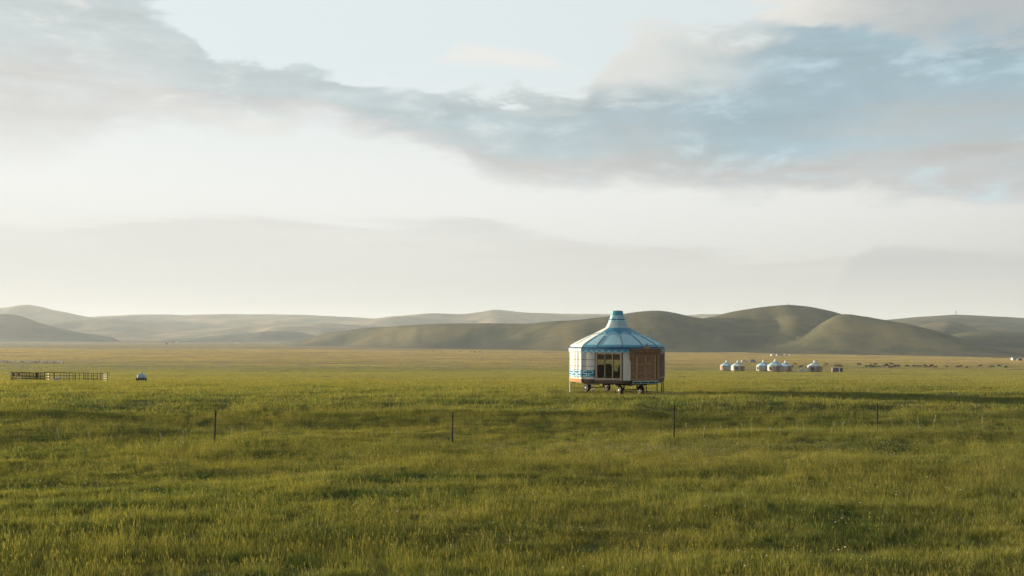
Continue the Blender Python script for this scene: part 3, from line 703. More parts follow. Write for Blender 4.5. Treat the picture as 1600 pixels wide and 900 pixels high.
    armchair(-.55, -.2, R(165), 'dark armchair in the middle of the big yurt, behind the centre pane')
    armchair(.05, -1.2, R(200), 'dark armchair behind the right pane of the big yurt window')
    return Y
make_big_yurt()

# ------------------------------------------------------------------ the far camp
def small_yurt_meshes():
    me = {}
    A = list(range(0, 360, 24)); 
    m = MB(); m.lathe([(2.85, .55), (3.0, .62), (3.02, 1.6), (3.0, 2.5), (2.9, 2.6)], 7); me['wall'] = m.mesh('wall', mat('weathered_felt', (.41, .40, .385), .9))
    m = MB(); m.lathe([(3.04, 2.45), (3.02, 2.72), (2.9, 2.83), (2.31, 3.16), (1.5, 3.62), (.74, 4.0)], 7); me['roof'] = m.mesh('roof', mat('pale_blue_roof_cloth', (0.31, 0.44, 0.51), .7))
    m = MB(); m.lathe([(1.62, 3.60), (1.1, 3.88), (.74, 4.04), (.72, 4.06)], 7); me['roof_cap'] = m.mesh('roof_cap', mat('blue_roof_cap', (0.10, 0.30, 0.44), .6))
    m = MB(); m.lathe([(.74, 3.99), (.6, 4.25), (.45, 4.62), (.36, 4.95), (.34, 5.1), (.02, 5.14)], 7); me['neck'] = m.mesh('neck', mat('grey_white_neck', (.52, .53, .51), .8))
    m = MB(); m.lathe([(3.07, 2.36), (3.08, 2.38), (3.08, 2.58), (3.05, 2.60)], 7); me['eave_band'] = m.mesh('eave_band', TEAL)
    m = MB(); m.box((0, -2.86, 1.5), (1.55, .5, 1.9)).box((0, -3.05, 2.5), (1.9, .35, .16)); me['door'] = m.mesh('door', WOOD)
    m = MB(); m.box((0, -2.86, 1.58), (1.65, .40, 1.5)); me['window_frame'] = m.mesh('window', FRAMEW)
    m = MB(); m.box((-.37, -3.065, 1.56), (.62, .03, 1.28)).box((.37, -3.065, 1.56), (.62, .03, 1.28)); me['pane'] = m.mesh('pane', mat('dark_window_glass', (.02, .022, .02), .1, spec=.6))
    m = MB(); m.lathe([(2.9, .40), (2.95, .42), (2.95, .56), (2.9, .58)], 24); me['floor'] = m.mesh('floor', DARKWOOD)
    m = MB(); m.lathe([(.2, -.1), (.30, -.1), (.31, 0), (.30, .1), (.2, .1)], 16, 'x'); me['wheel'] = m.mesh('wheel', RIM)
    m = MB()
    for s in (-1, 1): m.box((s*.8, 0, .34), (.12, 5.2, .12))
    for s in (-1, 1): m.box((0, s*1.6, .30), (3.0, .1, .1))
    me['chassis'] = m.mesh('chassis', STEEL)
    return me
SY = small_yurt_meshes()
def small_yurt(px, d, yaw, label, scale=1.0, windows=(-50, 40), roof=None, wall=None):
    x, y, z = at(px, d)
    t = thing('mobile_yurt', label, 'yurt', (x, y, z-.02), R(yaw), 'yurts on wheels in the far camp'); t.scale = (scale,)*3
    for k in ('wall', 'roof', 'roof_cap', 'neck', 'eave_band', 'door', 'floor', 'chassis'):
        o = put(k, SY[k], t, rot=(0, 0, R(11-yaw)) if k in ('wall', 'roof', 'roof_cap', 'neck', 'eave_band') else None)
        if k == 'wall' and wall: o.data = o.data.copy(); o.data.materials[0] = wall
        if k == 'roof' and roof: o.data = o.data.copy(); o.data.materials[0] = roof
    for a in windows:
        w = put('window', SY['window_frame'], t, rot=(0, 0, R(a))); put('pane', SY['pane'], w)
    for sx in (-1.35, 1.35):
        for sy in (-1.6, 1.6): put('wheel', SY['wheel'], t, (sx, sy, .30))
WHITER = mat('white_roof_cloth', (.44, .46, .46), .8)
small_yurt(1135.5, 452, -60, 'leftmost far yurt, its door turned away, partly behind its neighbour', 0.98, (-115, 150))
small_yurt(1153, 428, 24, 'second far yurt from the left, white dome with brown door', 0.97, (-48, 52), roof=WHITER)
small_yurt(1193, 432, 30, 'third far yurt from the left, pale wall behind the frontmost one', 1.02, (30, -95))
small_yurt(1211.5, 415, 4, 'frontmost far yurt, wide, overlapping two others in the middle cluster', 1.08, (-52, 60), wall=mat('grey_felt', (.36, .36, .34), .9))
small_yurt(1227.5, 440, 18, 'far yurt at the right of the middle cluster, behind the frontmost one', 0.98, (-60, 48))
small_yurt(1273, 426, 10, 'rightmost far yurt standing alone beside the small white car', 1.02, (-44, 46), roof=WHITER)

def small_car(px, d, yaw, label, colour, name='parked_car'):
    x, y, z = at(px, d); t = thing(name, label, 'car', (x, y, z), R(yaw))
    m = MB(); prof_ = [(-1.95, .35), (-1.98, .75), (-1.75, .88), (-1.2, .95), (1.0, .95), (1.8, .82), (1.98, .65), (1.98, .35)]
    n = len(prof_); a = [(px_, -.78, pz) for px_, pz in prof_]; b = [(px_, .78, pz) for px_, pz in prof_]
    m.add(a+b, [tuple(range(n))[::-1], tuple(range(n, 2*n))]+[(i, (i+1) % n, n+(i+1) % n, n+i) for i in range(n)])
    m.build('body', colour, t)
    cab = MB(); c1 = [(-1.35, .95), (-.95, 1.40), (.25, 1.40), (.85, .95)]; n = 4
    a = [(p, -.70+(.08 if q > 1 else 0), q) for p, q in c1]; b = [(p, .70-(.08 if q > 1 else 0), q) for p, q in c1]
    cab.add(a+b, [(3, 2, 1, 0), (4, 5, 6, 7)]+[(i, (i+1) % n, n+(i+1) % n, n+i) for i in range(n)]); cab.build('window', SY['pane'].materials[0], t)
    MB().box((-.35, 0, 1.425), (1.25, 1.24, .05)).build('roof', colour, t)
    w = MB(); w.lathe([(.18, -.1), (.31, -.1), (.32, 0), (.31, .1), (.18, .1)], 16, 'y'); wm = w.mesh('wheel', TYRE)
    for sx in (-1.25, 1.25):
        for sy in (-.72, .72): put('wheel', wm, t, (sx, sy, .30))
WHITEP = mat('white_car_paint', (.62, .63, .62), .3, spec=.5)
small_car(1253, 420, 35, 'small white car parked beside the rightmost far yurt', WHITEP)

def hut(px, d, yaw, size, label, wallm, roofm, name='hut', cat='hut', door=None, pitched=True, extra=None, scale=1.0, windows=0):
    x, y, z = at(px, d); t = thing(name, label, cat, (x, y, z), R(yaw)); t.scale = (scale,)*3
    w, dp, h = size
    MB().box((0, 0, h/2-.1), (w, dp, h+.2)).build('wall', wallm, t)
    m = MB(); e = .15
    if pitched:
        v = [(-w/2-e, -dp/2-e, h-.02), (w/2+e, -dp/2-e, h-.02), (w/2+e, dp/2+e, h-.02), (-w/2-e, dp/2+e, h-.02), (-w/2-e, 0, h+.35*dp), (w/2+e, 0, h+.35*dp)]
        m.add(v, [(0, 1, 5, 4), (2, 3, 4, 5), (0, 4, 3), (1, 2, 5), (3, 2, 1, 0)])
    else: m.box((0, 0, h+.055), (w+.1, dp+.1, .11))
    m.build('roof', roofm, t)
    if door: MB().box((door[0], -dp/2-.02, door[2]/2), (door[1], .06, door[2])).build('door', door[3], t)
    for k in range(windows): MB().box((-w/2+w*(k+.5)/windows, -dp/2-.02, h*.58), (w/windows*.35, .05, h*.3)).build('window', SY['pane'].materials[0], t)
    if extra: extra(t)
    return t
GREYW = mat('grey_brown_boards', (.12, .105, .10), .8, noise=.3, nscale=2)
DKW = mat('near_black_panel', (.035, .04, .045), .6)
BLUEG = mat('blue_grey_sheet', (.12, .19, .23), .5)
ROOFG = mat('grey_sheet_roof', (.20, .21, .21), .5)
LWALL = mat('lime_washed_wall', (.42, .40, .36), .9)
REDR = mat('dull_red_roof', (.22, .11, .08), .8)
def wagon_extra(t):
    MB().box((1.55, -1.13, .95), (1.15, .06, 1.75)).build('dark_panel', DKW, t)
    for sx in (-1.4, 1.4):
        for sy in (-.8, .8): put('wheel', SY['wheel'], t, (sx, sy, .05))
hut(1308, 428, -4, (4.3, 2.2, 1.85), 'low dark box wagon with a white door right of the far yurts', GREYW, ROOFG, 'box_wagon', 'wagon', door=(.65, .5, 1.8, WSTEEL), pitched=False, extra=wagon_extra)

def tent_yurt(px, d, label, s=1.0, name='ger_tent'):
    x, y, z = at(px, d); t = thing(name, label, 'tent', (x, y, z-.05)); t.scale = (s,)*3
    MB().lathe([(2.6, 0), (2.65, .1), (2.65, 1.45), (2.6, 1.5)], 20).build('wall', FELT, t, True)
    MB().lathe([(2.75, 1.42), (2.7, 1.55), (.55, 2.5), (.5, 2.6), (.02, 2.62)], 20).build('roof', WHITER, t, False)
    MB().box((.4, -2.6, .72), (.8, .2, 1.4)).build('door', WOOD, t)
tent_yurt(1207, 1010, 'white felt tent at the foot of the hill above the far yurts', .8)
hut(1218, 1015, 3, (6.0, 2.4, 1.1), 'long low pale shed beside the white felt tent under the hill', LWALL, ROOFG, 'shed', 'shed', windows=3)
hut(1228, 1005, 0, (2.2, 2.0, 1.3), 'small white hut right of the long low pale shed', LWALL, WHITER, windows=1, door=(.7, .6, 1.4, WOOD))
hut(1234.5, 1000, 0, (1.4, 1.4, 1.3), 'tiny white hut farthest right of the hill-foot homestead', LWALL, WHITER, door=(0, .6, 1.4, WOOD))
def box_truck(px, d, yaw, label, boxm, cabm, s=1.0):
    x, y, z = at(px, d); t = thing('box_truck', label, 'truck', (x, y, z), R(yaw)); t.scale = (s,)*3
    MB().box((-.6, 0, 1.55), (3.6, 1.9, 1.9)).build('cargo_box', boxm, t)
    m = MB(); pr = [(1.3, .45), (1.3, 2.1), (1.75, 2.1), (2.15, 1.4), (2.5, 1.25), (2.5, .45)]; n = len(pr)
    m.add([(a, -.85, b) for a, b in pr]+[(a, .85, b) for a, b in pr], [tuple(range(n))[::-1], tuple(range(n, 2*n))]+[(i, (i+1) % n, n+(i+1) % n, n+i) for i in range(n)])
    m.build('cab', cabm, t)
    MB().box((1.97, 0, 1.75), (.10, 1.5, .6)).build('windscreen', SY['pane'].materials[0], t, rot=(0, 0, 0))
    MB().box((.2, 0, .5), (4.2, .8, .16)).build('chassis', STEEL, t)
    w = MB(); w.lathe([(.2, -.14), (.40, -.14), (.42, 0), (.40, .14), (.2, .14)], 16, 'y'); wm = w.mesh('wheel', TYRE)
    for sx in (-1.6, 1.7):
        for sy in (-.8, .8): put('wheel', wm, t, (sx, sy, .40))
box_truck(1177, 640, -8, 'blue grey box truck standing behind the far yurts', BLUEG, WHITEP, .78)
small_car(1163, 650, 12, 'white van-like car left of the blue grey truck on the straw plain', WHITEP)
hut(1584, 800, 12, (3.6, 2.6, 1.7), 'blue roofed shed with a white end wall at the right edge', LWALL, BLUEG, 'shed', 'shed', windows=2)
box_truck(1593, 770, 168, 'dark truck with a white cab by the shed at the right edge', DKW, WHITEP, .72)
hut(261, 2350, 10, (8, 4, 2.6), 'pale green roofed farmhouse, leftmost of the far farmstead', LWALL, mat('pale_green_roof', (.36, .42, .34), .6), 'farmhouse', 'house', windows=3)
hut(270, 2380, -5, (7, 4, 2.4), 'low reddish roofed house in the middle of the far farmstead', LWALL, REDR, 'farmhouse', 'house', windows=3)
hut(277.5, 2330, 8, (5, 4, 3.4), 'bright white house at the right end of the far farmstead', mat('white_plaster', (.75, .72, .66), .9), WHITER, 'farmhouse', 'house', windows=2)
hut(260.5, 1900, 0, (2.6, 2.6, 2.2), 'small brown hut on the plain below the far farmstead', WOOD2, REDR)
tent_yurt(370, 2300, 'tiny white tent on the left plain, left one of a pair', .9)
tent_yurt(374.5, 2300, 'tiny white tent on the left plain, right one of a pair', .9)

# marks on the hilltops
def hill_crest(px, d0, d1):
    best = None
    for d in np.linspace(d0, d1, 160):
        x = (px-800)/FPX*d; g, _ = height_all(np.array([x]), np.array([d]))
        if best is None or g[0]/d > best[0]: best = (g[0]/d, x, d, g[0]+EYE)
    return best[1:]
x, y, z = hill_crest(1494, 2000, 3200)
t = thing('lattice_mast', 'small lattice mast standing on the far right hilltop', 'mast', (x, y, z-.3))
for k in range(3):
    a = 2*math.pi*k/3+.4; MB().tube([(3.6*math.cos(a), 3.6*math.sin(a), 0), (.25*math.cos(a), .25*math.sin(a), 10.5)], .28, 5).build('leg', STEEL, t)
for zz in (3, 5.5, 8):
    rr = 3.6-3.35*zz/10.5; p = [(rr*math.cos(2*math.pi*k/3+.4), rr*math.sin(2*math.pi*k/3+.4), zz) for k in range(3)]
    MB().tube([p[0], p[1], p[2], p[0]], .15, 4).build('brace', STEEL, t)
x, y, z = hill_crest(1232, 1300, 2200)
t = thing('stone_cairn', 'small stone cairn with a pole on the highest hilltop', 'cairn', (x, y, z-.2))
MB().lathe([(1.4, 0), (1.1, .7), (.6, 1.3), (.15, 1.7)], 9).build('stone_heap', mat('grey_stone', (.2, .19, .18), .9, noise=.3), t)
MB().tube([(0, 0, 1.5), (.1, 0, 3.2)], .09, 5).build('pole', DARKWOOD, t)

# ------------------------------------------------------------------ animals
def skin_animal(name, verts, edges, radii, m):
    me = bpy.data.meshes.new(name); me.from_pydata(verts, edges, [])
    o = bpy.data.objects.new(name, me); C.objects.link(o)
    o.modifiers.new('skin', 'SKIN'); sv = me.skin_vertices[0].data if me.skin_vertices else None
    if sv is None:
        bm = bmesh.new(); bm.from_mesh(me); bm.verts.layers.skin.verify(); bm.to_mesh(me); bm.free(); sv = me.skin_vertices[0].data
    for k, r in enumerate(radii): sv[k].radius = r if isinstance(r, tuple) else (r, r)
    sv[0].use_root = True
    o.modifiers.new('sub', 'SUBSURF').levels = 1
    dg = bpy.context.evaluated_depsgraph_get(); dg.update()
    out = bpy.data.meshes.new_from_object(o.evaluated_get(dg)); out.materials.clear(); out.materials.append(m); out.name = name
    out.polygons.foreach_set('use_smooth', [True]*len(out.polygons))
    bpy.data.objects.remove(o); bpy.data.meshes.remove(me); return out
def quad(name, s, m, graze, fat=1.0, neck=1.0):
    H = 1.28
    hd = [(1.10, 0, .80), (1.42, 0, .42), (1.62, 0, .14)] if graze else [(1.05, 0, 1.36), (1.32, 0, 1.52), (1.66, 0, 1.40)]
    V = [(0, 0, .98), (.42, 0, .98), (.78, 0, 1.05), (-.42, 0, .98), (-.78, 0, 1.04)]+hd
    Ed = [(0, 1), (1, 2), (0, 3), (3, 4), (2, 5), (5, 6), (6, 7)]
    Rr = [(.34*fat, .40*fat), (.33*fat, .39*fat), (.27*fat, .34*fat), (.33*fat, .38*fat), (.26*fat, .30*fat), .20*neck, .15, .09]
    for sy in (-1, 1):
        for fx, base, hock in ((.68, 2, 0), (-.70, 4, 1)):
            i = len(V)
            if hock: V += [(fx+.02, sy*.20, .72), (fx-.10, sy*.20, .40), (fx-.02, sy*.20, .04)]
            else: V += [(fx, sy*.18, .70), (fx+.02, sy*.18, .38), (fx, sy*.18, .04)]
            Ed += [(base, i), (i, i+1), (i+1, i+2)]; Rr += [.14, .075, .06]
    i = len(V); V += [(-1.02, 0, 1.02), (-1.10, 0, .55)]; Ed += [(4, i), (i, i+1)]; Rr += [.05, .035]
    for sy in (-1, 1): V.append((hd[1][0]-.05, sy*.22, hd[1][2]+.10)); Ed.append((6, len(V)-1)); Rr.append(.05)
    V = [tuple(c*s for c in v) for v in V]; Rr = [tuple(q*s for q in r) if isinstance(r, tuple) else r*s for r in Rr]
    return skin_animal(name, V, Ed, Rr, m)
COWM = [mat('dark_brown_hide', (.035, .022, .016), .8), mat('black_hide', (.018, .016, .015), .8), mat('chestnut_hide', (.10, .045, .022), .8)]
cow_me = [[quad('cow', 1.0, m, g) for g in (True, False)] for m in COWM]
WOOL = mat('cream_wool', (.60, .54, .46), .95, noise=.15); WOOLG = mat('grey_wool', (.22, .19, .17), .95, noise=.2)
sheep_me = [quad('sheep', .58, m, g, 1.15, 1.1) for m in (WOOL, WOOL, WOOLG) for g in (True, False)]
cows = [(1237, 512), (1242, 545), (1251, 508), (1189, 590), (1288, 540), (1291, 560), (1306, 520), (1311, 528), (1315, 515), (1342, 548), (1343, 560), (1353, 520), (1357, 512), (1360, 545), (1361, 500), (1363, 508), (1368, 566), (1368, 505), (1374, 512), (1380, 514), (1385, 545), (1387, 522), (1390, 508), (1393, 560), (1392, 498), (1396, 512), (1399, 516), (1402, 512), (1405, 525), (1417, 508), (1428, 520), (1432, 515), (1437, 512), (1445, 520), (1448, 500), (1454, 510), (1456, 518), (1461, 502), (1480, 505), (1495, 498), (1501, 500), (1511, 497), (1531, 515), (1550, 500), (1561, 514), (1572, 498)]
for i, (px, d) in enumerate(cows):
    x, y, z = at(px, d+rng.uniform(-8, 8)); m = int(rng.choice([0, 0, 1, 1, 2])); g = int(rng.random() < .3)
    o = put('cow', cow_me[m][g], None, (x, y, z-.02), (0, 0, R(float(rng.choice([0, 180]))+rng.uniform(-50, 50)))); o.scale = (float(rng.uniform(.82, 1.02)),)*3
    tag(o, 'dark cow of the herd spread over the plain right of the far yurts', 'cow', 'cattle herd right of the far yurts')
for px, d in ((677, 1150), (690, 1160), (719, 1130), (735, 1100), (740, 1130), (742, 1080), (750, 1100), (767, 1090)):
    x, y, z = at(px, d); o = put('cow', cow_me[0][0], None, (x, y, z-.02), (0, 0, R(rng.uniform(0, 360))))
    tag(o, 'tiny dark cow of the scattered few below the long dark ridge', 'cow', 'few cattle below the dark ridge')
npx = np.sort(rng.uniform(-12, 97, 120))
for px in npx:
    d = 612+rng.normal(0, 9)-px*.18; x, y, z = at(px, d)
    o = put('sheep', sheep_me[int(rng.integers(0, 6))], None, (x, y, z-.01), (0, 0, R(rng.uniform(-40, 40)+(0 if rng.random() < .7 else 180)))); o.scale = (float(rng.uniform(.9, 1.15)),)*3
    tag(o, 'woolly sheep of the long flock line at the left edge', 'sheep', 'sheep flock strung out at the left edge')

# ------------------------------------------------------------------ pen and cart on the left
def build_pen():
    d0 = 155.0; x0, y0, z0 = at(92, d0)
    P_ = thing('livestock_pen', 'dark rail livestock pen with a few pale boards on the left plain', 'pen', (x0, y0, z0))
    def loc(px, dy): x = (px-800)/FPX*(d0+dy); return Vector((x-x0, dy, G(x, y0+dy)-z0))
    OLD = mat('weathered_dark_wood', (.055, .045, .038), .85, noise=.25); PALE = mat('pale_board', (.60, .52, .42), .8, noise=.15); RUST = mat('brown_board', (.15, .09, .06), .85, noise=.25)
    front = [17, 25.5, 34, 46, 56, 59, 70, 77.5, 85, 100, 108, 117.5, 131, 137.5, 146, 157.5, 167.5]
    H = 1.5
    def bay(a, b, zs, m, th=.035, name='rail'):
        for z in zs: MB().tube([a+Vector((0, 0, z)), b+Vector((0, 0, z))], th, 4).build(name, m, P_)
    pts = [loc(p, 0) for p in front]
    for p, px in zip(pts, front):
        th = .07 if px in (59, 108, 117.5, 131, 137.5, 157.5) else .05
        MB().tube([p+Vector((0, 0, -.15)), p+Vector((0, 0, H+rng.uniform(-.03, .1)))], th, 6).build('post', OLD if px > 30 else RUST, P_)
    for i, (a, b) in enumerate(zip(pts, pts[1:])):
        px = front[i]
        if px < 34:
            bay(a, b, (1.4, .82), RUST, .05); bay(a, b, (.55, .3), PALE if px > 20 else RUST, .05, 'board')
            c = (a+b)/2; MB().box((c.x, c.y-.04, c.z+1.1), ((b-a).length*.55, .03, .45)).build('plank', RUST, P_)
        elif px < 70:
            bay(a, b, (1.42, .84, .5, .42), OLD, .055)
            n = 5
            for q in range(n):
                c = a.lerp(b, (q+.5)/n); MB().box((c.x, c.y+.05, c.z+.95), (.07, .03, .95+.2*rng.random())).build('slat', OLD, P_)
        elif px == 70 or px == 157.5:
            bay(a, b, (1.42,), OLD, .05); bay(a+Vector((0, .9, 0)), b, (1.22, .80, .38) if px == 70 else (1.3, .95, .6, .25), PALE, .075, 'board')
        else: bay(a, b, (1.42, .14), OLD, .04); bay(a, b, (.98, .55), OLD, .022)
    back = [20, 30, 41, 52, 63, 74, 84, 94, 104, 114, 124, 134, 143, 152, 161]
    bp = [loc(p, 7.0) for p in back]
    for p in bp: MB().tube([p+Vector((0, 0, -.15)), p+Vector((0, 0, 1.42))], .05, 6).build('post', OLD, P_)
    for a, b in zip(bp, bp[1:]):
        bay(a, b, (1.36, .95, .5), OLD, .03)
    for a, b in ((pts[0], bp[0]), (pts[-1], bp[-1])): bay(a, b, (1.4, .9, .45), OLD, .04)
    bay(pts[-1], loc(172, 0), (1.47,), OLD, .04)
    x, y, z = at(88, d0+2.0)
    o = put('sheep', quad('sheep', .52, WOOL, False, 1.1, 1.2), None, (x, y, z-.01), (0, 0, R(35))); tag(o, 'lone pale sheep standing inside the rail pen', 'sheep')
build_pen()
def build_cart():
    x, y, z = at(221, 152.5); t = thing('water_cart', 'small pale blue water tank cart on two dark wheels right of the pen', 'cart', (x, y, z+.04), R(14)); t.scale = (1.12,)*3
    m = MB(); m.lathe([(.10, -.85), (.40, -.80), (.47, -.70), (.47, .70), (.40, .80), (.10, .85)], 24, 'y'); m.build('tank', mat('pale_blue_tank', (.30, .42, .48), .6, spec=.3), t, True, loc=(0, 0, .72))
    MB().box((0, 0, .36), (.95, 1.6, .16)).box((0, -.86, .40), (.80, .05, .36)).build('frame', DKW, t)
    w = MB(); w.lathe([(.15, -.08), (.29, -.08), (.31, 0), (.29, .08), (.15, .08)], 18, 'x'); wm = w.mesh('wheel', TYRE)
    for s in (-.58, .58): put('wheel', wm, t, (s, 0, .28))
    MB().tube([(-.58, 0, .28), (.58, 0, .28)], .04, 6).build('axle', STEEL, t)
    MB().tube([(0, .8, .36), (0, 2.0, .22)], .04, 6).build('tow_bar', STEEL, t)
    MB().lathe([(.14, 0), (.14, .10), (.1, .12)], 12).build('filler_cap', BSTEEL, t, loc=(0, 0, 1.17))
build_cart()

# ------------------------------------------------------------------ wire fence across the meadow
def build_fence():
    spec = [(-60, 37.5), (335, 37.6), (707, 38.6), (1053, 38.8), (1371, 41.0), (1672, 43.0)]; tops = [1.22, 1.28, 1.12, 1.26, 1.16, 1.2]
    x0, y0, z0 = at(*spec[1]); F_ = thing('wire_fence', 'sparse wire fence of thin dark posts across the meadow', 'fence', (x0, y0, z0))
    POST = mat('dark_fence_post', (.022, .018, .016), .8); WIRE = mat('fence_wire', (.07, .065, .06), .5, .6)
    base = []
    for (px, d), h in zip(spec, tops):
        x, y, z = at(px, d); b = Vector((x-x0, y-y0, z-z0)); lean = .045 if px == 335 else rng.uniform(-.012, .012)
        p = MB().tube([b+Vector((-lean*.3, 0, -.25)), b+Vector((lean, 0, h+.08))], .031 if px != 335 else .034, 6).build('post', POST, F_); base.append((b, h))
        for f in (.93, .64, .36): MB().tube([b+Vector((lean*f-.04, -.03, h*f)), b+Vector((lean*f+.04, -.03, h*f))], .012, 4).build('wire_clip', POST, p)
    for (a, ha), (b, hb) in zip(base, base[1:]):
        for f in (.93, .64, .36):
            pts = [a.lerp(b, k/10)+Vector((0, -.03, (ha+(hb-ha)*k/10)*f-.05*(1-(2*k/10-1)**2))) for k in range(11)]
            MB().tube(pts, .0022, 4, False).build('wire', WIRE, F_)
build_fence()

# ------------------------------------------------------------------ grass, flowers, stalks
def clump(name, n, patch, hmin, hmax, width, mats, lean=.5, stalks=0, seed=0, segs=2):
    r = np.random.default_rng(seed); v = []; f = []; rn = []; mi = []
    def blade(bx, by, h, w, az, ln, m, rd):
        o = len(v); ca, sa = math.cos(az), math.sin(az); fa = r.uniform(0, 2*math.pi); wx, wy = math.cos(fa)*w/2, math.sin(fa)*w/2
        prev = None
        for k in range(segs):
            t = k/segs; q = ln*h*t*t; z = h*t*(1-.15*ln*t)
            ww = 1-.35*t
            v.append((bx+ca*q-wx*ww, by+sa*q-wy*ww, z)); v.append((bx+ca*q+wx*ww, by+sa*q+wy*ww, z)); rn.extend((rd, rd))
        v.append((bx+ca*ln*h, by+sa*ln*h, h*(1-.15*ln))); rn.append(rd)
        for k in range(segs-1): f.append((o+2*k, o+2*k+1, o+2*k+3, o+2*k+2)); mi.append(m)
        f.append((o+2*segs-2, o+2*segs-1, o+2*segs)); mi.append(m)
    for k in range(n):
        a = r.uniform(0, 2*math.pi); q = patch/2*math.sqrt(r.random())*1.15
        blade(q*math.cos(a), q*math.sin(a), r.uniform(hmin, hmax)*(1-.25*(q/patch)), width*r.uniform(.7, 1.3), r.uniform(0, 2*math.pi), lean*r.uniform(.2, 1), 0, r.random())
    for k in range(stalks):
        a = r.uniform(0, 2*math.pi); q = patch/2*math.sqrt(r.random()); h = r.uniform(hmax*.95, hmax*1.45); az = r.uniform(0, 6.28); ln = lean*.3
        bx, by = q*math.cos(a), q*math.sin(a); blade(bx, by, h, width*.6, az, ln, 1, r.random())
        # seed head: a small spindle
        o = len(v); tx, ty, tz = bx+math.cos(az)*ln*h, by+math.sin(az)*ln*h, h*(1-.15*ln); hw = width*1.1; hl = h*.2; rd = r.random()
        for dx, dy in ((-hw, 0), (hw, 0), (0, -hw), (0, hw)): v.append((tx+dx*.6, ty+dy*.6, tz-hl*.5)); rn.append(rd)
        v.append((tx, ty, tz+hl*.35)); v.append((tx, ty, tz-hl)); rn.extend((rd, rd))
        for q_ in ((o, o+5, o+1, o+4), (o+2, o+5, o+3, o+4)): f.append(q_); mi.append(1)
    me = bpy.data.meshes.new(name); me.from_pydata(v, [], f)
    at_ = me.attributes.new('rnd', 'FLOAT', 'POINT'); at_.data.foreach_set('value', np.array(rn, np.float32))
    for m in mats: me.materials.append(m)
    me.polygons.foreach_set('material_index', mi)
    return me

def scatter(name, label, meshes, pts, scl, which):
    """one object of kind stuff: points that each carry one of the tuft shapes"""
    me = bpy.data.meshes.new(name); me.vertices.add(len(pts)); me.vertices.foreach_set('co', np.asarray(pts, np.float32).ravel())
    s = me.attributes.new('tuft_scale', 'FLOAT_VECTOR', 'POINT'); s.data.foreach_set('vector', np.asarray(scl, np.float32).ravel())
    ro = me.attributes.new('tuft_turn', 'FLOAT_VECTOR', 'POINT'); ro.data.foreach_set('vector', np.stack([np.zeros(len(pts)), np.zeros(len(pts)), rng.uniform(0, 2*np.pi, len(pts))], -1).astype(np.float32).ravel())
    wi = me.attributes.new('tuft_kind', 'INT', 'POINT'); wi.data.foreach_set('value', np.asarray(which, np.int32))
    o = bpy.data.objects.new(name, me); C.objects.link(o); o['kind'] = 'stuff'; o['label'] = label
    ng = bpy.data.node_groups.new(name, 'GeometryNodeTree')
    ng.interface.new_socket('Geometry', in_out='INPUT', socket_type='NodeSocketGeometry'); ng.interface.new_socket('Geometry', in_out='OUTPUT', socket_type='NodeSocketGeometry')
    n = ng.nodes; l = ng.links; gi = n.new('NodeGroupInput'); go = n.new('NodeGroupOutput')
    iop = n.new('GeometryNodeInstanceOnPoints'); jn = n.new('GeometryNodeJoinGeometry')
    for k in reversed(range(len(meshes))):
        src = bpy.data.objects.new(name+'_tuft', meshes[k])         # not linked to the scene: only its geometry is read
        oi = n.new('GeometryNodeObjectInfo'); oi.inputs['Object'].default_value = src; oi.inputs['As Instance'].default_value = False
        g2 = n.new('GeometryNodeGeometryToInstance'); l.new(oi.outputs['Geometry'], g2.inputs[0]); l.new(g2.outputs[0], jn.inputs[0])
    l.new(jn.outputs[0], iop.inputs['Instance']); l.new(gi.outputs[0], iop.inputs['Points']); iop.inputs['Pick Instance'].default_value = True
    def attr(nm, typ):
        a = n.new('GeometryNodeInputNamedAttribute'); a.data_type = typ; a.inputs['Name'].default_value = nm
        return [q for q in a.outputs if q.enabled and q.name == 'Attribute'][0]
    l.new(attr('tuft_scale', 'FLOAT_VECTOR'), iop.inputs['Scale']); l.new(attr('tuft_turn', 'FLOAT_VECTOR'), iop.inputs['Rotation']); l.new(attr('tuft_kind', 'INT'), iop.inputs['Instance Index'])
    l.new(iop.outputs[0], go.inputs[0])
    md = o.modifiers.new('tufts', 'NODES'); md.node_group = ng
    return o
def points(y0, y1, dens, half=.60):
    area = half*(y1*y1-y0*y0); n = int(area*dens)
    y = np.sqrt(rng.uniform(y0*y0, y1*y1, n)); x = rng.uniform(-half, half, n)*y
    g, who = height_all(x, y)
    k = who < 0
    return x[k], y[k], g[k]+EYE
def tufts(name, label, meshes, y0, y1, dens, hvar, base=1.0, sink=.02):
    x, y, z = points(y0, y1, dens)
    hn = np.clip(fbm(x/2.4, y/1.5, 33, 3), -1, 1); hb = fbm(x/9, y/6, 37, 2)
    h = base*(1+hvar*(.9*hn+.7*hb))*rng.uniform(.8, 1.2, len(x)); h = np.clip(h, .3, 2.2)
    yd = np.hypot(x-6.7, y-62.0); h = np.where((np.abs(x-6.3) < 4.2) & (y > 56) & (y < 66), np.minimum(h, .38), h)
    w = rng.uniform(.85, 1.15, len(x))
    seedy = fbm(x/6, y/4, 51, 3)+rng.normal(0, .25, len(x))
    half = len(meshes)//2
    which = rng.integers(0, half, len(x))+np.where(seedy > .12, half, 0)
    scatter(name, label, meshes, np.stack([x, y, z-sink], -1), np.stack([w, w, h], -1), which)
near = [clump('turf', 110, .55, .09, .22, .0065, (BLADE, STALK), .75, 2, k) for k in range(4)]+[clump('turf', 85, .55, .09, .23, .006, (BLADE, STALK), .7, 13, 10+k) for k in range(4)]
tufts('grass', 'meadow grass in the foreground', near, 13, 48, 12.0, .45)
mid = [clump('turf', 90, 1.1, .09, .21, .014, (BLADE, STALK), .6, 2, 20+k) for k in range(3)]+[clump('turf', 80, 1.1, .09, .22, .013, (BLADE, STALK), .6, 9, 30+k) for k in range(3)]
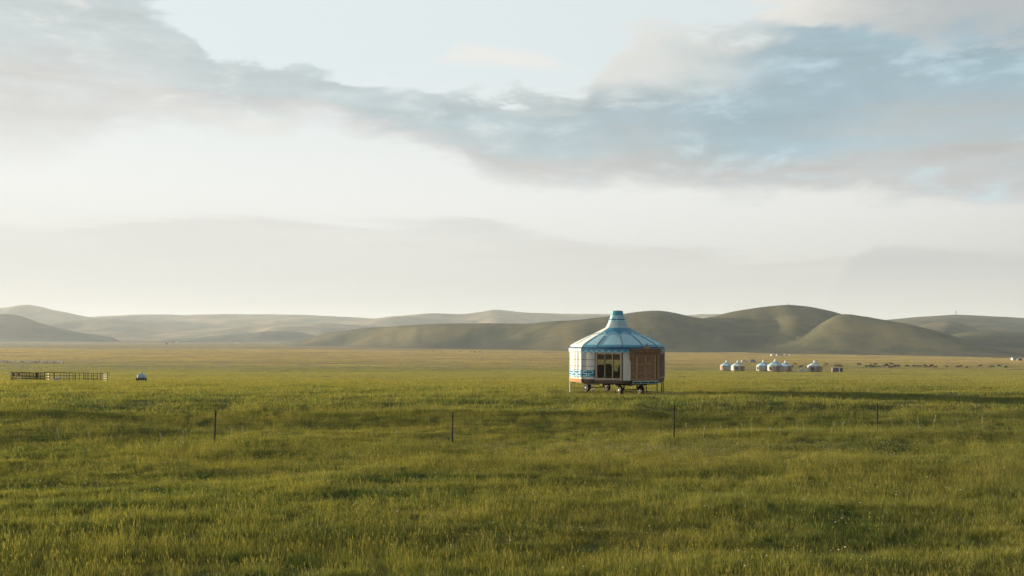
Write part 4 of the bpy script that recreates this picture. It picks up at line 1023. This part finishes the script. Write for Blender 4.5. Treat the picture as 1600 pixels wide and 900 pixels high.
tufts('grass', 'meadow grass around the large yurt', mid, 46, 125, 2.6, .45)
farc = [clump('turf', 90, 3.0, .08, .20, .045, (BLADE, STALK), .5, 1, 40+k) for k in range(3)]+[clump('turf', 90, 3.0, .08, .21, .045, (BLADE, STALK), .5, 6, 50+k) for k in range(3)]
tufts('grass', 'grass of the middle plain', farc, 122, 460, .26, .35)
vfar = [clump('turf', 80, 9.0, .08, .20, .16, (BLADE, STALK), .5, 0, 60+k) for k in range(4)]
tufts('grass', 'dry grass of the far plain', vfar, 450, 1300, .03, .3)

# wildflowers
PETAL = mat('white_petals', (.55, .52, .42), .8); PETALY = mat('yellow_petals', (.55, .42, .05), .8)
def flower(name, n, patch, h, size, petal, seed, flat=True):
    r = np.random.default_rng(seed); me = clump(name, n, patch, h*.8, h*1.1, .004, (BLADE, petal), .15, 0, seed)
    v = [tuple(p.co) for p in me.vertices]; f = [tuple(p.vertices) for p in me.polygons]; k = len(f)
    tops = [v[i*5+4] for i in range(n)]
    for (x, y, z) in tops:
        o = len(v); s = size*r.uniform(.6, 1.2); m_ = 7
        for q in range(m_): a = 2*math.pi*q/m_; v.append((x+s*math.cos(a), y+s*math.sin(a), z+r.uniform(-.3, .3)*s))
        v.append((x, y, z+.45*s)); v.append((x, y, z-.5*s))
        for q in range(m_): f.append((o+q, o+(q+1) % m_, o+m_)); f.append((o+(q+1) % m_, o+q, o+m_+1))
    me2 = bpy.data.meshes.new(name); me2.from_pydata(v, [], f)
    at_ = me2.attributes.new('rnd', 'FLOAT', 'POINT'); at_.data.foreach_set('value', r.random(len(v)).astype(np.float32))
    me2.materials.append(BLADE); me2.materials.append(petal); me2.polygons.foreach_set('material_index', [0]*k+[1]*(len(f)-k))
    return me2
fl = [flower('bloom', 7, .9, .25, .012, PETAL, 70), flower('bloom', 5, .9, .27, .011, PETAL, 71), flower('bloom', 2, .4, .27, .018, PETAL, 72), flower('bloom', 4, .4, .27, .014, PETALY, 73), flower('bloom', 1, .1, .27, .024, PETAL, 74)]
n = 230; u = np.concatenate([rng.normal(1060, 120, n), rng.uniform(880, 1420, n//2), rng.normal(760, 40, n//6)]); y = np.concatenate([rng.normal(35.4, 1.5, n), rng.normal(36.2, .8, n//2), rng.normal(36.5, .7, n//6)])
x = (u-800)/FPX*y; wh = rng.integers(0, 2, len(x)); 
n2 = 700; y2 = np.sqrt(rng.uniform(14**2, 40**2, n2)); x2 = rng.uniform(-.58, .58, n2)*y2; wh2 = rng.choice([2, 3, 3, 3, 4], n2)
patchy = fbm(x2/5, y2/4, 77, 3) > -.05; x2, y2, wh2 = x2[patchy], y2[patchy], wh2[patchy]
x = np.concatenate([x, x2]); y = np.concatenate([y, y2]); wh = np.concatenate([wh, wh2]); z = height_all(x, y)[0]+EYE
s = rng.uniform(.8, 1.15, len(x)); scatter('wildflowers', 'small white and yellow wildflowers in the grass', fl, np.stack([x, y, z-.02], -1), np.stack([np.ones_like(s), np.ones_like(s), s], -1), wh)

# pale dry stalks standing along the fence
DRY = mat('bleached_stalk', (.36, .32, .21), .8)
spots = [(28, 38.6), (93, 39), (142, 39), (186, 39.4), (250, 38.8), (285, 38.4), (363, 38.2), (378, 38.6), (420, 39), (617, 38.6), (1029, 38.0), (1075, 39.5), (1098, 39), (1122, 39.5), (1153, 39.4), (1163, 39.8), (1174, 40), (1203, 39.4), (1219, 39.6), (1246, 40.5), (1256, 40.2), (1298, 40.5), (1316, 40.6), (1397, 41), (1415, 41.2), (1436, 41), (1457, 41), (1500, 41.5), (1534, 41.4)]
for i, (px, d) in enumerate(spots):
    x, y, z = at(px, d); h = rng.uniform(.38, .72); ln = rng.uniform(-.16, .16); m = MB()
    m.tube([(0, 0, -.03), (ln*.3, 0, h*.5), (ln, 0, h)], [.006, .005, .003], 4)
    for k in range(int(rng.integers(2, 5))):
        f = rng.uniform(.5, .95); sx = rng.choice([-1, 1]); p = Vector((ln*f, 0, h*f))
        m.tube([p, p+Vector((sx*rng.uniform(.02, .06), rng.uniform(-.03, .03), rng.uniform(.05, .11)))], [.006, .009], 4)
    o = m.build('dry_stalk', DRY, None, False, (x, y, z)); tag(o, 'pale dry plant stalk standing in the grass along the fence', 'plant', 'pale dry stalks along the fence')
